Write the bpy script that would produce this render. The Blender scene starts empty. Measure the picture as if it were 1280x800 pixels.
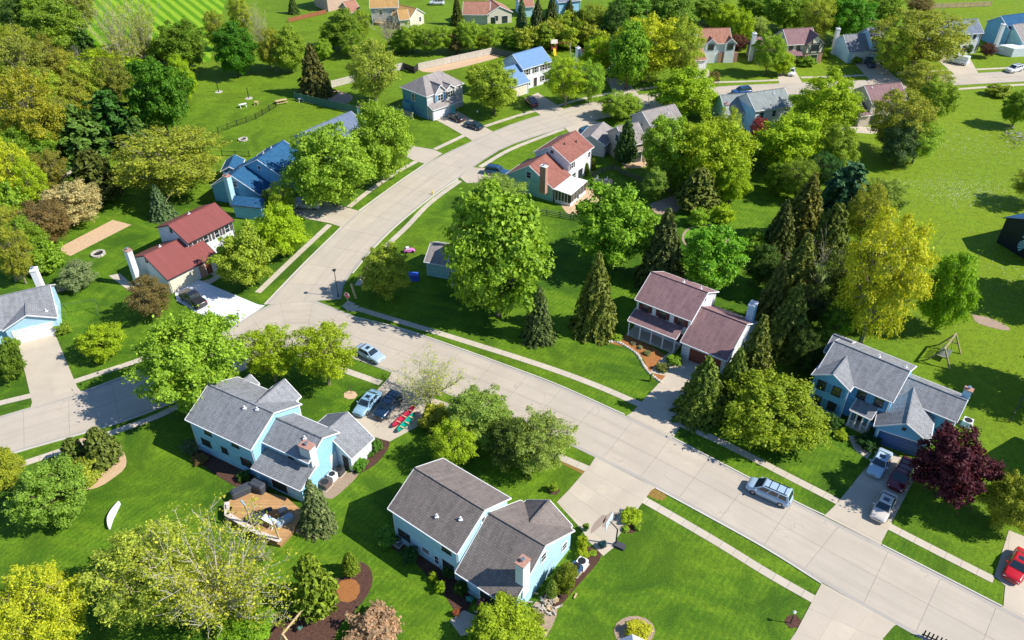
import bpy, math, random
import numpy as np
from mathutils import Vector, Matrix
from mathutils.geometry import tessellate_polygon
R=math.radians; rnd=random.Random(7)
scene=bpy.context.scene
# ---------------------------------------------------------------- camera, world, sun, exposure
F_PX=990.0; PITCH=R(37.0); CAM_H=70.0
cd=bpy.data.cameras.new('camera'); cam=bpy.data.objects.new('camera',cd); scene.collection.objects.link(cam)
cam.location=(0,0,CAM_H); cam.rotation_euler=(R(90)-PITCH,0,0)
cd.sensor_width=36; cd.lens=F_PX/1280*36; cd.clip_end=6000; scene.camera=cam
w=bpy.data.worlds.new('World'); scene.world=w; w.use_nodes=True
nt=w.node_tree; bg=nt.nodes['Background']; sky=nt.nodes.new('ShaderNodeTexSky')
SUN_EL=R(42.5); SUN_AZ=R(-11)          # azimuth measured from +X, counter-clockwise
sky.sky_type='NISHITA'; sky.sun_disc=False; sky.sun_elevation=SUN_EL; sky.sun_rotation=R(90)-SUN_AZ
sky.dust_density=0.0; sky.ozone_density=7.0; sky.air_density=1.0
nt.links.new(sky.outputs[0],bg.inputs[0]); bg.inputs[1].default_value=0.12
sd=bpy.data.lights.new('sun','SUN'); sd.energy=5.0; sd.angle=R(0.5); sd.color=(1,0.94,0.85)
so=bpy.data.objects.new('sun',sd); scene.collection.objects.link(so)
sv=Vector((math.cos(SUN_AZ)*math.cos(SUN_EL),math.sin(SUN_AZ)*math.cos(SUN_EL),math.sin(SUN_EL)))
so.rotation_euler=sv.to_track_quat('Z','Y').to_euler(); so.location=(60,0,120)
scene.view_settings.view_transform='Standard'; scene.view_settings.look='None'
scene.view_settings.exposure=0.50; scene.view_settings.gamma=1.0
scene.cycles.max_bounces=6; scene.cycles.diffuse_bounces=4; scene.cycles.transmission_bounces=4; scene.cycles.transparent_max_bounces=4
COL=scene.collection.objects
# ---------------------------------------------------------------- survey helper: image point -> world point on a level z
def at(px,py,z=0.0):
    x=(px-640)/F_PX; y=-(py-400)/F_PX
    d=Vector((x,math.cos(PITCH)+y*math.sin(PITCH),-math.sin(PITCH)+y*math.cos(PITCH)))
    return Vector((0,0,CAM_H))+d*((CAM_H-z)/(-d.z))
# ---------------------------------------------------------------- materials
MATS={}
def newmat(name):
    m=bpy.data.materials.new(name); m.use_nodes=True; n=m.node_tree.nodes; l=m.node_tree.links
    return m,n,l,n['Principled BSDF']
def mixc(n,l,a,b,fac,mode='MIX'):
    x=n.new('ShaderNodeMix'); x.data_type='RGBA'; x.blend_type=mode
    for s,v in ((6,a),(7,b),(0,fac)):
        if isinstance(v,(int,float)): x.inputs[s].default_value=v
        elif isinstance(v,tuple): x.inputs[s].default_value=(*v[:3],1)
        else: l.new(v,x.inputs[s])
    return x.outputs[2]
def noise(n,l,scale,detail=4,vec=None,rough=0.6,dist=0.0):
    t=n.new('ShaderNodeTexNoise'); t.inputs['Scale'].default_value=scale; t.inputs['Detail'].default_value=detail
    t.inputs['Roughness'].default_value=rough; t.inputs['Distortion'].default_value=dist
    if vec: l.new(vec,t.inputs['Vector'])
    return t.outputs['Fac']
def ramp(n,l,v,lo,hi,a=0.0,b=1.0):
    r=n.new('ShaderNodeMapRange'); r.inputs[1].default_value=lo; r.inputs[2].default_value=hi
    r.inputs[3].default_value=a; r.inputs[4].default_value=b; l.new(v,r.inputs[0]); return r.outputs[0]
def bump(n,l,p,h,strength=0.3,dist=0.05):
    b=n.new('ShaderNodeBump'); b.inputs['Strength'].default_value=strength; b.inputs['Distance'].default_value=dist
    l.new(h,b.inputs['Height']); l.new(b.outputs[0],p.inputs['Normal'])
def wpos(n): return n.new('ShaderNodeNewGeometry').outputs['Position']
def simple(name,c,rough=0.7,var=0.12,scale=3.0,metal=0.0,coat=0.0,spec=0.4,bs=0.0):
    if name in MATS: return MATS[name]
    m,n,l,p=newmat(name); g=wpos(n)
    f=noise(n,l,scale,4,g)
    oi=n.new('ShaderNodeObjectInfo')
    d=tuple(x*(1-var*2) for x in c); b=tuple(min(1,x*(1+var)) for x in c)
    col=mixc(n,l,d,b,ramp(n,l,f,0.3,0.7))
    col=mixc(n,l,col,tuple(x*(1-var) for x in c),ramp(n,l,oi.outputs['Random'],0,1,0,0.6))
    l.new(col,p.inputs['Base Color']); p.inputs['Roughness'].default_value=rough; p.inputs['Metallic'].default_value=metal
    p.inputs['Coat Weight'].default_value=coat; p.inputs['Specular IOR Level'].default_value=spec
    if bs: bump(n,l,p,noise(n,l,scale*6,3,g),bs,0.03)
    MATS[name]=m; return m
def shingle(name,c1,c2):
    if name in MATS: return MATS[name]
    m,n,l,p=newmat(name); uv=n.new('ShaderNodeUVMap').outputs[0]
    b=n.new('ShaderNodeTexBrick'); l.new(uv,b.inputs['Vector']); b.inputs['Scale'].default_value=1.0
    b.inputs['Brick Width'].default_value=0.5; b.inputs['Row Height'].default_value=0.24
    b.inputs['Mortar Size'].default_value=0.018; b.inputs['Mortar Smooth'].default_value=0.3
    b.inputs['Color1'].default_value=(*c1,1); b.inputs['Color2'].default_value=(*c2,1)
    b.inputs['Mortar'].default_value=(*[x*0.55 for x in c1],1); b.offset=0.5
    mp=n.new('ShaderNodeMapping'); mp.inputs['Scale'].default_value=(1.6,0.25,1); l.new(uv,mp.inputs[0])
    st=noise(n,l,1.2,5,mp.outputs[0],0.7)
    col=mixc(n,l,b.outputs[0],tuple(x*1.35 for x in c2),ramp(n,l,st,0.42,0.68,0,0.6))
    gr=noise(n,l,14,2,uv)
    col=mixc(n,l,col,tuple(x*0.6 for x in c1),ramp(n,l,gr,0.4,0.75,0,0.5))
    l.new(col,p.inputs['Base Color']); p.inputs['Roughness'].default_value=0.92; p.inputs['Specular IOR Level'].default_value=0.25
    bump(n,l,p,b.outputs['Fac'],-0.5 if False else 0.5,0.03); MATS[name]=m; return m
def lines(name,c,period,dark=0.75,axis='v',rough=0.6,duty=0.12,var=0.1):
    """siding / metal seams / planks : narrow recessed lines by UV"""
    if name in MATS: return MATS[name]
    m,n,l,p=newmat(name); uv=n.new('ShaderNodeUVMap').outputs[0]
    s=n.new('ShaderNodeSeparateXYZ'); l.new(uv,s.inputs[0]); a=s.outputs[1 if axis=='v' else 0]
    d=n.new('ShaderNodeMath'); d.operation='DIVIDE'; l.new(a,d.inputs[0]); d.inputs[1].default_value=period
    fr=n.new('ShaderNodeMath'); fr.operation='FRACT'; l.new(d.outputs[0],fr.inputs[0])
    ln=ramp(n,l,fr.outputs[0],0,duty,0,1)
    fl=n.new('ShaderNodeMath'); fl.operation='FLOOR'; l.new(d.outputs[0],fl.inputs[0])
    wn=n.new('ShaderNodeTexWhiteNoise'); wn.noise_dimensions='1D'; l.new(fl.outputs[0],wn.inputs['W'])
    f=noise(n,l,0.7,4,uv); f2=noise(n,l,9,3,uv)
    base=mixc(n,l,tuple(x*(1-var) for x in c),tuple(min(1,x*(1+var)) for x in c),ramp(n,l,f,0.35,0.65))
    base=mixc(n,l,base,tuple(x*(1-2*var) for x in c),ramp(n,l,wn.outputs[0],0,1,0,0.7))
    base=mixc(n,l,base,tuple(x*0.8 for x in c),ramp(n,l,f2,0.5,0.8,0,0.3))
    col=mixc(n,l,tuple(x*dark for x in c),base,ln)
    l.new(col,p.inputs['Base Color']); p.inputs['Roughness'].default_value=rough; p.inputs['Specular IOR Level'].default_value=0.3
    bump(n,l,p,ln,0.4,0.03); MATS[name]=m; return m
def bricks(name,c1,c2,mort):
    if name in MATS: return MATS[name]
    m,n,l,p=newmat(name); uv=n.new('ShaderNodeUVMap').outputs[0]
    b=n.new('ShaderNodeTexBrick'); l.new(uv,b.inputs['Vector']); b.inputs['Scale'].default_value=1
    b.inputs['Brick Width'].default_value=0.24; b.inputs['Row Height'].default_value=0.08; b.inputs['Mortar Size'].default_value=0.008
    b.inputs['Color1'].default_value=(*c1,1); b.inputs['Color2'].default_value=(*c2,1); b.inputs['Mortar'].default_value=(*mort,1)
    l.new(b.outputs[0],p.inputs['Base Color']); p.inputs['Roughness'].default_value=0.9; MATS[name]=m; return m
def concrete(name,c,stain=0.35,gap=False):
    if name in MATS: return MATS[name]
    m,n,l,p=newmat(name); g=wpos(n); oi=n.new('ShaderNodeObjectInfo')
    f1=noise(n,l,0.22,6,g,0.65); f2=noise(n,l,1.7,5,g,0.7,1.5); f3=noise(n,l,25,2,g)
    col=mixc(n,l,tuple(x*0.90 for x in c),tuple(x*1.06 for x in c),ramp(n,l,f1,0.35,0.65))
    col=mixc(n,l,col,tuple(x*0.70 for x in c),ramp(n,l,f2,0.56,0.80,0,stain))
    col=mixc(n,l,col,tuple(x*0.8 for x in c),ramp(n,l,f3,0.5,0.8,0,0.25))
    col=mixc(n,l,col,(c[0]*0.80,c[1]*0.81,c[2]*0.84),ramp(n,l,oi.outputs['Random'],0,1,0,0.45))
    l.new(col,p.inputs['Base Color']); p.inputs['Roughness'].default_value=0.88; p.inputs['Specular IOR Level'].default_value=0.3
    bump(n,l,p,f3,0.15,0.01); MATS[name]=m; return m
def roadmat(name,c):
    m,n,l,p=newmat(name); g=wpos(n); oi=n.new('ShaderNodeObjectInfo'); uv=n.new('ShaderNodeUVMap').outputs[0]
    s=n.new('ShaderNodeSeparateXYZ'); l.new(uv,s.inputs[0])
    f1=noise(n,l,0.22,6,g,0.65); f2=noise(n,l,1.7,5,g,0.7,1.5); f3=noise(n,l,25,2,g)
    mp=n.new('ShaderNodeMapping'); mp.inputs['Scale'].default_value=(0.07,1.1,1); l.new(uv,mp.inputs[0]); st=noise(n,l,1.0,5,mp.outputs[0],0.7)
    col=mixc(n,l,tuple(x*0.90 for x in c),tuple(x*1.06 for x in c),ramp(n,l,f1,0.35,0.65))
    col=mixc(n,l,col,tuple(x*0.66 for x in c),ramp(n,l,st,0.50,0.74,0,0.5))
    w=n.new('ShaderNodeMath'); w.operation='MULTIPLY'; l.new(s.outputs[1],w.inputs[0]); w.inputs[1].default_value=6.2832/2.1
    cs=n.new('ShaderNodeMath'); cs.operation='COSINE'; l.new(w.outputs[0],cs.inputs[0])
    k=n.new('ShaderNodeMath'); k.operation='MULTIPLY'; l.new(ramp(n,l,cs.outputs[0],0.2,1,0,0.30),k.inputs[0]); l.new(ramp(n,l,st,0.35,0.6,0.3,1),k.inputs[1])
    col=mixc(n,l,col,tuple(x*0.74 for x in c),k.outputs[0])
    vo=n.new('ShaderNodeTexVoronoi'); vo.feature='DISTANCE_TO_EDGE'; vo.inputs['Scale'].default_value=0.16
    nz=n.new('ShaderNodeTexNoise'); nz.inputs['Scale'].default_value=0.6; l.new(g,nz.inputs['Vector']); va=n.new('ShaderNodeVectorMath'); va.operation='MULTIPLY_ADD'; l.new(nz.outputs['Color'],va.inputs[0]); va.inputs[1].default_value=(2.5,2.5,2.5); l.new(g,va.inputs[2]); l.new(va.outputs[0],vo.inputs['Vector'])
    ck=n.new('ShaderNodeMath'); ck.operation='MULTIPLY'; l.new(ramp(n,l,vo.outputs['Distance'],0.0,0.012,1,0),ck.inputs[0]); l.new(ramp(n,l,f1,0.52,0.58,0,0.45),ck.inputs[1])
    col=mixc(n,l,col,tuple(x*0.4 for x in c),ck.outputs[0])
    col=mixc(n,l,col,tuple(x*0.55 for x in c),ramp(n,l,f2,0.68,0.82,0,0.25))
    col=mixc(n,l,col,tuple(x*0.8 for x in c),ramp(n,l,f3,0.5,0.8,0,0.25))
    col=mixc(n,l,col,(c[0]*0.84,c[1]*0.86,c[2]*0.90),ramp(n,l,oi.outputs['Random'],0,1,0,0.5))
    l.new(col,p.inputs['Base Color']); p.inputs['Roughness'].default_value=0.88; p.inputs['Specular IOR Level'].default_value=0.3
    bump(n,l,p,f3,0.15,0.01); MATS[name]=m; return m
def objcolor(name,rough=0.5,coat=0.0,spec=0.5,var=0.1,metal=0.0):
    if name in MATS: return MATS[name]
    m,n,l,p=newmat(name); oi=n.new('ShaderNodeObjectInfo')
    f=noise(n,l,5,3,wpos(n)); dk=mixc(n,l,oi.outputs['Color'],(1-2*var,)*3,1.0,'MULTIPLY')
    l.new(mixc(n,l,dk,oi.outputs['Color'],ramp(n,l,f,0.35,0.65)),p.inputs['Base Color'])
    p.inputs['Roughness'].default_value=rough; p.inputs['Coat Weight'].default_value=coat; p.inputs['Metallic'].default_value=metal
    p.inputs['Specular IOR Level'].default_value=spec; MATS[name]=m; return m
def leafmat(name,transl=0.4,vlo=0.72,vhi=1.6):
    m,n,l,p=newmat(name); oi=n.new('ShaderNodeObjectInfo'); ge=n.new('ShaderNodeNewGeometry')
    tc=n.new('ShaderNodeTexCoord')
    f=noise(n,l,3.2,3,tc.outputs['Object'])
    c=oi.outputs['Color']
    dk=mixc(n,l,c,(vlo,vlo*1.08,vlo*0.9),1.0,'MULTIPLY'); br=mixc(n,l,c,(vhi*1.12,vhi,vhi*0.8),1.0,'MULTIPLY')
    a=mixc(n,l,dk,br,ramp(n,l,ge.outputs['Random Per Island'],0,1))
    a=mixc(n,l,dk,a,ramp(n,l,f,0.32,0.58,0.45,1))
    l.new(a,p.inputs['Base Color']); p.inputs['Roughness'].default_value=0.6; p.inputs['Specular IOR Level'].default_value=0.25
    t=n.new('ShaderNodeBsdfTranslucent'); l.new(mixc(n,l,a,(1.35,1.25,0.5),1.0,'MULTIPLY'),t.inputs[0])
    mx=n.new('ShaderNodeMixShader'); mx.inputs[0].default_value=transl
    l.new(p.outputs[0],mx.inputs[1]); l.new(t.outputs[0],mx.inputs[2])
    out=n['Material Output']; l.new(mx.outputs[0],out.inputs[0]); MATS[name]=m; return m
def grassmat():
    m,n,l,p=newmat('grass'); g=wpos(n); s=n.new('ShaderNodeSeparateXYZ'); l.new(g,s.inputs[0])
    f0=noise(n,l,0.018,4,g,0.6,0.5); f1=noise(n,l,0.12,5,g,0.65,0.8); f2=noise(n,l,1.1,6,g,0.75,0.6); f3=noise(n,l,3.8,4,g,0.8)
    dark=(0.036,0.108,0.006); mid=(0.098,0.222,0.009); yel=(0.295,0.395,0.014)
    col=mixc(n,l,dark,mid,ramp(n,l,f1,0.38,0.58))
    # the open meadow on the right and the mown fields are older, yellower turf
    mx=ramp(n,l,s.outputs[0],42,66); my=ramp(n,l,s.outputs[1],120,200,0,0.55)
    ad=n.new('ShaderNodeMath'); ad.operation='MAXIMUM'; l.new(mx,ad.inputs[0]); l.new(my,ad.inputs[1])
    ml=n.new('ShaderNodeMath'); ml.operation='MULTIPLY'; l.new(ad.outputs[0],ml.inputs[0]); l.new(ramp(n,l,f2,0.2,0.75,0.35,1.0),ml.inputs[1])
    col=mixc(n,l,col,yel,ml.outputs[0])
    col=mixc(n,l,col,yel,ramp(n,l,f0,0.50,0.66,0,0.45))
    # mower tracks
    for rot,sc,st in ((0.62,0.5,0.55),(1.9,0.13,0.5)):
        mp=n.new('ShaderNodeMapping'); mp.inputs['Rotation'].default_value=(0,0,rot); l.new(g,mp.inputs[0])
        wv=n.new('ShaderNodeTexWave'); wv.inputs['Scale'].default_value=sc/ 1.0; wv.inputs['Distortion'].default_value=2.2
        wv.inputs['Detail'].default_value=3; wv.inputs['Detail Scale'].default_value=0.6; l.new(mp.outputs[0],wv.inputs[0])
        k=n.new('ShaderNodeMath'); k.operation='MULTIPLY'; l.new(ramp(n,l,wv.outputs['Fac'],0.3,0.9,0,st),k.inputs[0]); l.new(ramp(n,l,f1,0.42,0.6),k.inputs[1])
        col=mixc(n,l,col,(0.19,0.31,0.016),k.outputs[0])
    col=mixc(n,l,col,(0.048,0.105,0.006),ramp(n,l,f2,0.42,0.66,0,0.65))
    col=mixc(n,l,col,(0.035,0.080,0.005),ramp(n,l,f3,0.42,0.66,0,0.6))
    f4=noise(n,l,7.5,3,g,0.9); col=mixc(n,l,col,(0.28,0.38,0.03),ramp(n,l,f4,0.52,0.72,0,0.5))
    l.new(col,p.inputs['Base Color']); p.inputs['Roughness'].default_value=0.85; p.inputs['Specular IOR Level'].default_value=0.15
    ad2=n.new('ShaderNodeMath'); l.new(f3,ad2.inputs[0]); l.new(f2,ad2.inputs[1])
    bump(n,l,p,ad2.outputs[0],0.7,0.12); MATS['grass']=m; return m
def stripemat():
    m,n,l,p=newmat('striped_turf'); uv=n.new('ShaderNodeUVMap').outputs[0]; s=n.new('ShaderNodeSeparateXYZ'); l.new(uv,s.inputs[0])
    d=n.new('ShaderNodeMath'); d.operation='DIVIDE'; l.new(s.outputs[0],d.inputs[0]); d.inputs[1].default_value=3.0
    nz=noise(n,l,0.25,3,uv); a=n.new('ShaderNodeMath'); l.new(d.outputs[0],a.inputs[0]); l.new(ramp(n,l,nz,0,1,-0.12,0.12),a.inputs[1])
    fr=n.new('ShaderNodeMath'); fr.operation='PINGPONG'; l.new(a.outputs[0],fr.inputs[0]); fr.inputs[1].default_value=0.5
    t=ramp(n,l,fr.outputs[0],0.18,0.32)
    col=mixc(n,l,(0.10,0.25,0.004),(0.26,0.42,0.02),t); f2=noise(n,l,1.5,5,uv)
    col=mixc(n,l,col,(0.06,0.17,0.003),ramp(n,l,f2,0.45,0.75,0,0.5))
    l.new(col,p.inputs['Base Color']); p.inputs['Roughness'].default_value=0.85; p.inputs['Specular IOR Level'].default_value=0.15; MATS['striped']=m; return m
M_GRASS=grassmat(); M_STRIPE=stripemat()
M_LEAF=leafmat('leaf',0.35); M_NEEDLE=leafmat('needle',0.18,0.65,1.7)
M_BARK=simple('bark',(0.16,0.12,0.08),0.95,0.25,6,bs=0.4); M_MIDBARK=simple('mid_bark',(0.27,0.24,0.15),0.95,0.2,6); M_PALEBARK=simple('pale_bark',(0.50,0.45,0.36),0.95,0.2,6)
M_ROAD=roadmat('road_concrete',(0.50,0.435,0.345)); M_WALK=concrete('walk_concrete',(0.54,0.475,0.375),0.25)
M_DRIVE=concrete('drive_concrete',(0.52,0.45,0.35),0.6); M_GUTTER=concrete('gutter_concrete',(0.42,0.385,0.33),0.8); M_NEWCON=concrete('new_concrete',(0.78,0.80,0.84),0.1)
M_JOINT=simple('joint',(0.22,0.19,0.15),0.95,0.2,4); M_KERB=concrete('kerb_concrete',(0.60,0.56,0.48),0.4)
M_MULCH=simple('dark_mulch',(0.115,0.055,0.038),1,0.4,9,bs=0.6); M_OMULCH=simple('orange_mulch',(0.42,0.17,0.05),1,0.3,9,bs=0.5)
M_SOIL=simple('tan_soil',(0.60,0.42,0.26),1,0.15,3,bs=0.3); M_GRAVEL=simple('gravel',(0.42,0.31,0.22),1,0.3,12,bs=0.6)
M_WHITE=simple('white_trim',(0.80,0.80,0.80),0.5,0.05); M_GLASS=simple('window_glass',(0.03,0.045,0.05),0.08,0.1,1,spec=0.8)
M_CHROME=simple('rim_metal',(0.55,0.56,0.58),0.3,0.05,metal=0.8); M_RUBBER=simple('rubber',(0.02,0.02,0.02),0.8,0.1)
M_PAINT=objcolor('car_paint',0.25,0.8,0.5,0.02); M_OBJ=objcolor('painted',0.6,0,0.4); M_CGLASS=simple('car_glass',(0.02,0.035,0.045),0.06,0.05,spec=0.9)
M_HLIGHT=simple('headlight_lens',(0.75,0.78,0.8),0.15,0.03); M_TLIGHT=simple('taillight_lens',(0.45,0.02,0.02),0.2,0.05)
M_WOOD=lines('deck_wood',(0.52,0.30,0.13),0.15,0.6,'v',0.8,0.15,0.18); M_TIMBER=simple('timber',(0.62,0.46,0.25),0.8,0.2,4)
M_GWOOD=simple('grey_wood',(0.40,0.35,0.30),0.9,0.2,4); M_BLACK=simple('black_metal',(0.02,0.02,0.022),0.5,0.1)
M_DGREEN=simple('green_fence',(0.10,0.22,0.17),0.85,0.15,3); M_STONE=simple('stone',(0.58,0.54,0.46),0.9,0.25,5,bs=0.3)
M_CAPB=bricks('brick',(0.33,0.12,0.07),(0.42,0.18,0.11),(0.5,0.45,0.4))
# ---------------------------------------------------------------- object helpers
def tag(o,label=None,cat=None,group=None,kind=None):
    if label: o['label']=label
    if cat: o['category']=cat
    if group: o['group']=group
    if kind: o['kind']=kind
    return o
def empty(name,loc,rz=0,**k):
    o=bpy.data.objects.new(name,None); COL.link(o); o.location=loc; o.rotation_euler=(0,0,rz); o.empty_display_size=0.5
    return tag(o,**k)
def copy_tree(o,parent=None):
    c=o.copy(); COL.link(c); c.parent=parent
    for ch in o.children: copy_tree(ch,c)
    return c
class MB:
    def __init__(s): s.v=[]; s.f=[]; s.uv=[]
    def face(s,pts,uv=None):
        i=len(s.v); s.v+= [tuple(p) for p in pts]; s.f.append(tuple(range(i,i+len(pts))))
        s.uv.append(uv if uv else [(0,0)]*len(pts))
    def wallface(s,pts):
        p0=Vector(pts[0]); e=max(((Vector(pts[(i+1)%len(pts)])-Vector(pts[i])) for i in range(len(pts))),key=lambda q:Vector((q.x,q.y)).length)
        e=Vector((e.x,e.y,0)).normalized()
        s.face(pts,[((Vector(p)-p0).dot(e),Vector(p).z) for p in pts])
    def slab(s,q,th,up=True):
        """q: four corners of the upper face, order: eave0, eave1, top1, top0"""
        q=[Vector(p) for p in q]; a=(q[1]-q[0]).normalized(); nn=(q[1]-q[0]).cross(q[3]-q[0]).normalized(); b=nn.cross(a)
        uv=[((p-q[0]).dot(a),(p-q[0]).dot(b)) for p in q]; lo=[p-Vector((0,0,th)) for p in q]
        s.face(q,uv); s.face(lo[::-1],uv[::-1])
        for i in range(4):
            j=(i+1)%4; s.face([q[i],lo[i],lo[j],q[j]],[uv[i],uv[i],uv[j],uv[j]])
    def hexa(s,lo,hi):
        """box from four lower and four upper points"""
        lo=[Vector(p) for p in lo]; hi=[Vector(p) for p in hi]
        s.face(lo[::-1]); s.face(hi,[((p-hi[0]).x,(p-hi[0]).y) for p in hi])
        for i in range(len(lo)):
            j=(i+1)%len(lo); s.wallface([lo[i],lo[j],hi[j],hi[i]])
    def box(s,c,d,rz=0,M=None):
        x,y,z=d[0]/2,d[1]/2,d[2]/2; m=Matrix.Rotation(rz,3,'Z'); c=Vector(c)
        P=lambda a,b,e:(M@Vector((c.x+a*x,c.y+b*y,c.z+e*z))) if M else c+m@Vector((a*x,b*y,e*z))
        s.hexa([P(-1,-1,-1),P(1,-1,-1),P(1,1,-1),P(-1,1,-1)],[P(-1,-1,1),P(1,-1,1),P(1,1,1),P(-1,1,1)])
    def bar(s,a,b,t,t2=None):
        a=Vector(a); b=Vector(b); d=(b-a).normalized(); up=Vector((0,0,1)) if abs(d.z)<0.95 else Vector((1,0,0))
        x=d.cross(up).normalized(); y=x.cross(d); t2=t2 or t
        s.hexa([a+(-x-y)*t/2,a+(x-y)*t/2,a+(x+y)*t/2,a+(-x+y)*t/2],[b+(-x-y)*t2/2,b+(x-y)*t2/2,b+(x+y)*t2/2,b+(-x+y)*t2/2])
    def tube(s,a,b,r0,r1,n=6,cap=True):
        a=Vector(a); b=Vector(b); d=(b-a).normalized(); up=Vector((0,0,1)) if abs(d.z)<0.95 else Vector((1,0,0))
        x=d.cross(up).normalized(); y=x.cross(d)
        A=[a+(x*math.cos(6.2832*i/n)+y*math.sin(6.2832*i/n))*r0 for i in range(n)]
        B=[b+(x*math.cos(6.2832*i/n)+y*math.sin(6.2832*i/n))*r1 for i in range(n)]
        for i in range(n):
            j=(i+1)%n; s.face([A[j],A[i],B[i],B[j]])
        if cap: s.face(B[::-1]); s.face(A)
    def loft(s,rings,cap=True):
        i0=len(s.v); n=len(rings[0])
        for r in rings: s.v+=[tuple(p) for p in r]
        for k in range(len(rings)-1):
            for i in range(n):
                j=(i+1)%n; a=i0+k*n
                s.f.append((a+i,a+j,a+n+j,a+n+i)); s.uv.append([(0,0)]*4)
        if cap:
            s.f.append(tuple(i0+i for i in range(n))[::-1]); s.uv.append([(0,0)]*n)
            s.f.append(tuple(i0+(len(rings)-1)*n+i for i in range(n))); s.uv.append([(0,0)]*n)
    def flat(s,poly,z,th=0.0):
        pts=[Vector((p[0],p[1],z)) for p in poly]
        for t in tessellate_polygon([pts]):
            q=[pts[i] for i in t]
            if (q[1]-q[0]).cross(q[2]-q[0]).z<0: q=q[::-1]
            s.face(q,[(p.x,p.y) for p in q])
        if th:
            for i in range(len(pts)):
                j=(i+1)%len(pts); s.face([pts[i],pts[i]-Vector((0,0,th)),pts[j]-Vector((0,0,th)),pts[j]])
    def build(s,name,mat,parent=None,local=False,smooth=False,loc=None,color=None):
        me=bpy.data.meshes.new(name); off=Vector((0,0,0))
        if not local:
            if parent is not None:
                q=parent; 
                while q is not None: off+=q.location; q=q.parent
            elif loc is not None: off=Vector(loc)
        vs=s.v if off.length==0 else [(a-off.x,b-off.y,c-off.z) for a,b,c in s.v]
        me.from_pydata(vs,[],s.f)
        ul=me.uv_layers.new(name='UVMap'); fl=[c for f in s.uv for p in f for c in p]; ul.data.foreach_set('uv',fl)
        me.materials.append(mat)
        if smooth: me.polygons.foreach_set('use_smooth',[True]*len(me.polygons))
        me.update(); o=bpy.data.objects.new(name,me); COL.link(o)
        if parent is not None: o.parent=parent
        elif loc is not None: o.location=loc
        if color: o.color=(*color,1)
        return o
def centroid(pts):
    c=Vector((0,0,0))
    for p in pts: c+=Vector((p[0],p[1],0))
    return c/len(pts)
def smoothline(pts,step):
    """Catmull-Rom through world points, resampled at about step metres"""
    P=[Vector((p[0],p[1],0)) for p in pts]; P=[P[0]*2-P[1]]+P+[P[-1]*2-P[-2]]; out=[]
    for i in range(1,len(P)-2):
        a,b,c,d=P[i-1],P[i],P[i+1],P[i+2]
        for k in range(12):
            t=k/12; out.append(0.5*((2*b)+(-a+c)*t+(2*a-5*b+4*c-d)*t*t+(-a+3*b-3*c+d)*t**3))
    out.append(P[-2]); L=[0]
    for i in range(1,len(out)): L.append(L[-1]+(out[i]-out[i-1]).length)
    n=max(2,round(L[-1]/step)+1); res=[]; j=0
    for k in range(n):
        s=L[-1]*k/(n-1)
        while j<len(L)-2 and L[j+1]<s: j+=1
        t=(s-L[j])/max(1e-6,L[j+1]-L[j]); res.append(out[j].lerp(out[j+1],t))
    return res
# ---------------------------------------------------------------- the setting: ground, roads, walks, drives
g=MB(); g.face([(-3000,-1500,0),(3000,-1500,0),(3000,4500,0),(-3000,4500,0)]); tag(g.build('ground',M_GRASS),kind='structure',label='green lawns and open meadow turf around all the houses')
def slabpiece(q,z,th,gap,mat,parent,name='slab',uvq=None):
    c=sum((Vector(p) for p in q),Vector())/len(q); qq=[]
    for p in q:
        d=Vector(p)-c; Ln=d.length; qq.append(c+d*(1-gap/max(Ln,0.1)))
    m=MB()
    if uvq:
        t=[Vector((p.x,p.y,z)) for p in qq]
        if (t[1]-t[0]).cross(t[2]-t[0]).z<0: t=t[::-1]; uvq=uvq[::-1]
        m.face(t,uvq)
        for i in range(4): j=(i+1)%4; m.face([t[i],t[i]-Vector((0,0,th)),t[j]-Vector((0,0,th)),t[j]])
    else: m.flat([(p.x,p.y) for p in qq],z,th)
    return m.build(name,mat,parent)
def lerp2(q,s,t): return (q[0].lerp(q[1],s)).lerp(q[3].lerp(q[2],s),t)
def road(name,left,right,step,ncross,label,z=0.03,mat=None,n_max=300):
    mat=mat or M_ROAD
    L=smoothline([at(*p) for p in left],step); n=len(L)
    dense=smoothline([at(*p) for p in right],0.25); Rr=[]; k0=0
    for q in L:
        k0=min(range(k0,len(dense)),key=lambda k:(dense[k]-q).length); Rr.append(dense[k0])
    base=MB()
    for i in range(n-1): base.face([(*L[i][:2],z-0.012),(*L[i+1][:2],z-0.012),(*Rr[i+1][:2],z-0.012),(*Rr[i][:2],z-0.012)][::-1])
    o=base.build(name,M_JOINT); tag(o,kind='structure',label=label)
    for i in range(n-1):
        for k in range(ncross):
            a,b=k/ncross,(k+1)/ncross
            slabpiece([L[i].lerp(Rr[i],a),L[i+1].lerp(Rr[i+1],a),L[i+1].lerp(Rr[i+1],b),L[i].lerp(Rr[i],b)],z,0.03,0.020,mat,o,uvq=[(i*step,a*8.4),((i+1)*step,a*8.4),((i+1)*step,b*8.4),(i*step,b*8.4)])
    for E,F in ((L,Rr),(Rr,L)):
        m=MB()
        for i in range(n-1):
            a,b=E[i],E[i+1]; c=a.lerp(F[i],0.055); d=b.lerp(F[i+1],0.055); q=[(*v[:2],z+.004) for v in (a,b,d,c)]
            m.face(q if (Vector(q[1])-Vector(q[0])).cross(Vector(q[2])-Vector(q[0])).z>0 else q[::-1])
        m.build('gutter',M_GUTTER,o)
    return L,Rr,o
def resample(pts,n):
    L=[0]
    for i in range(1,len(pts)): L.append(L[-1]+(pts[i]-pts[i-1]).length)
    res=[]; j=0
    for k in range(n):
        s=L[-1]*k/(n-1)
        while j<len(L)-2 and L[j+1]<s: j+=1
        res.append(pts[j].lerp(pts[j+1],(s-L[j])/max(1e-6,L[j+1]-L[j])))
    return res
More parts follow.
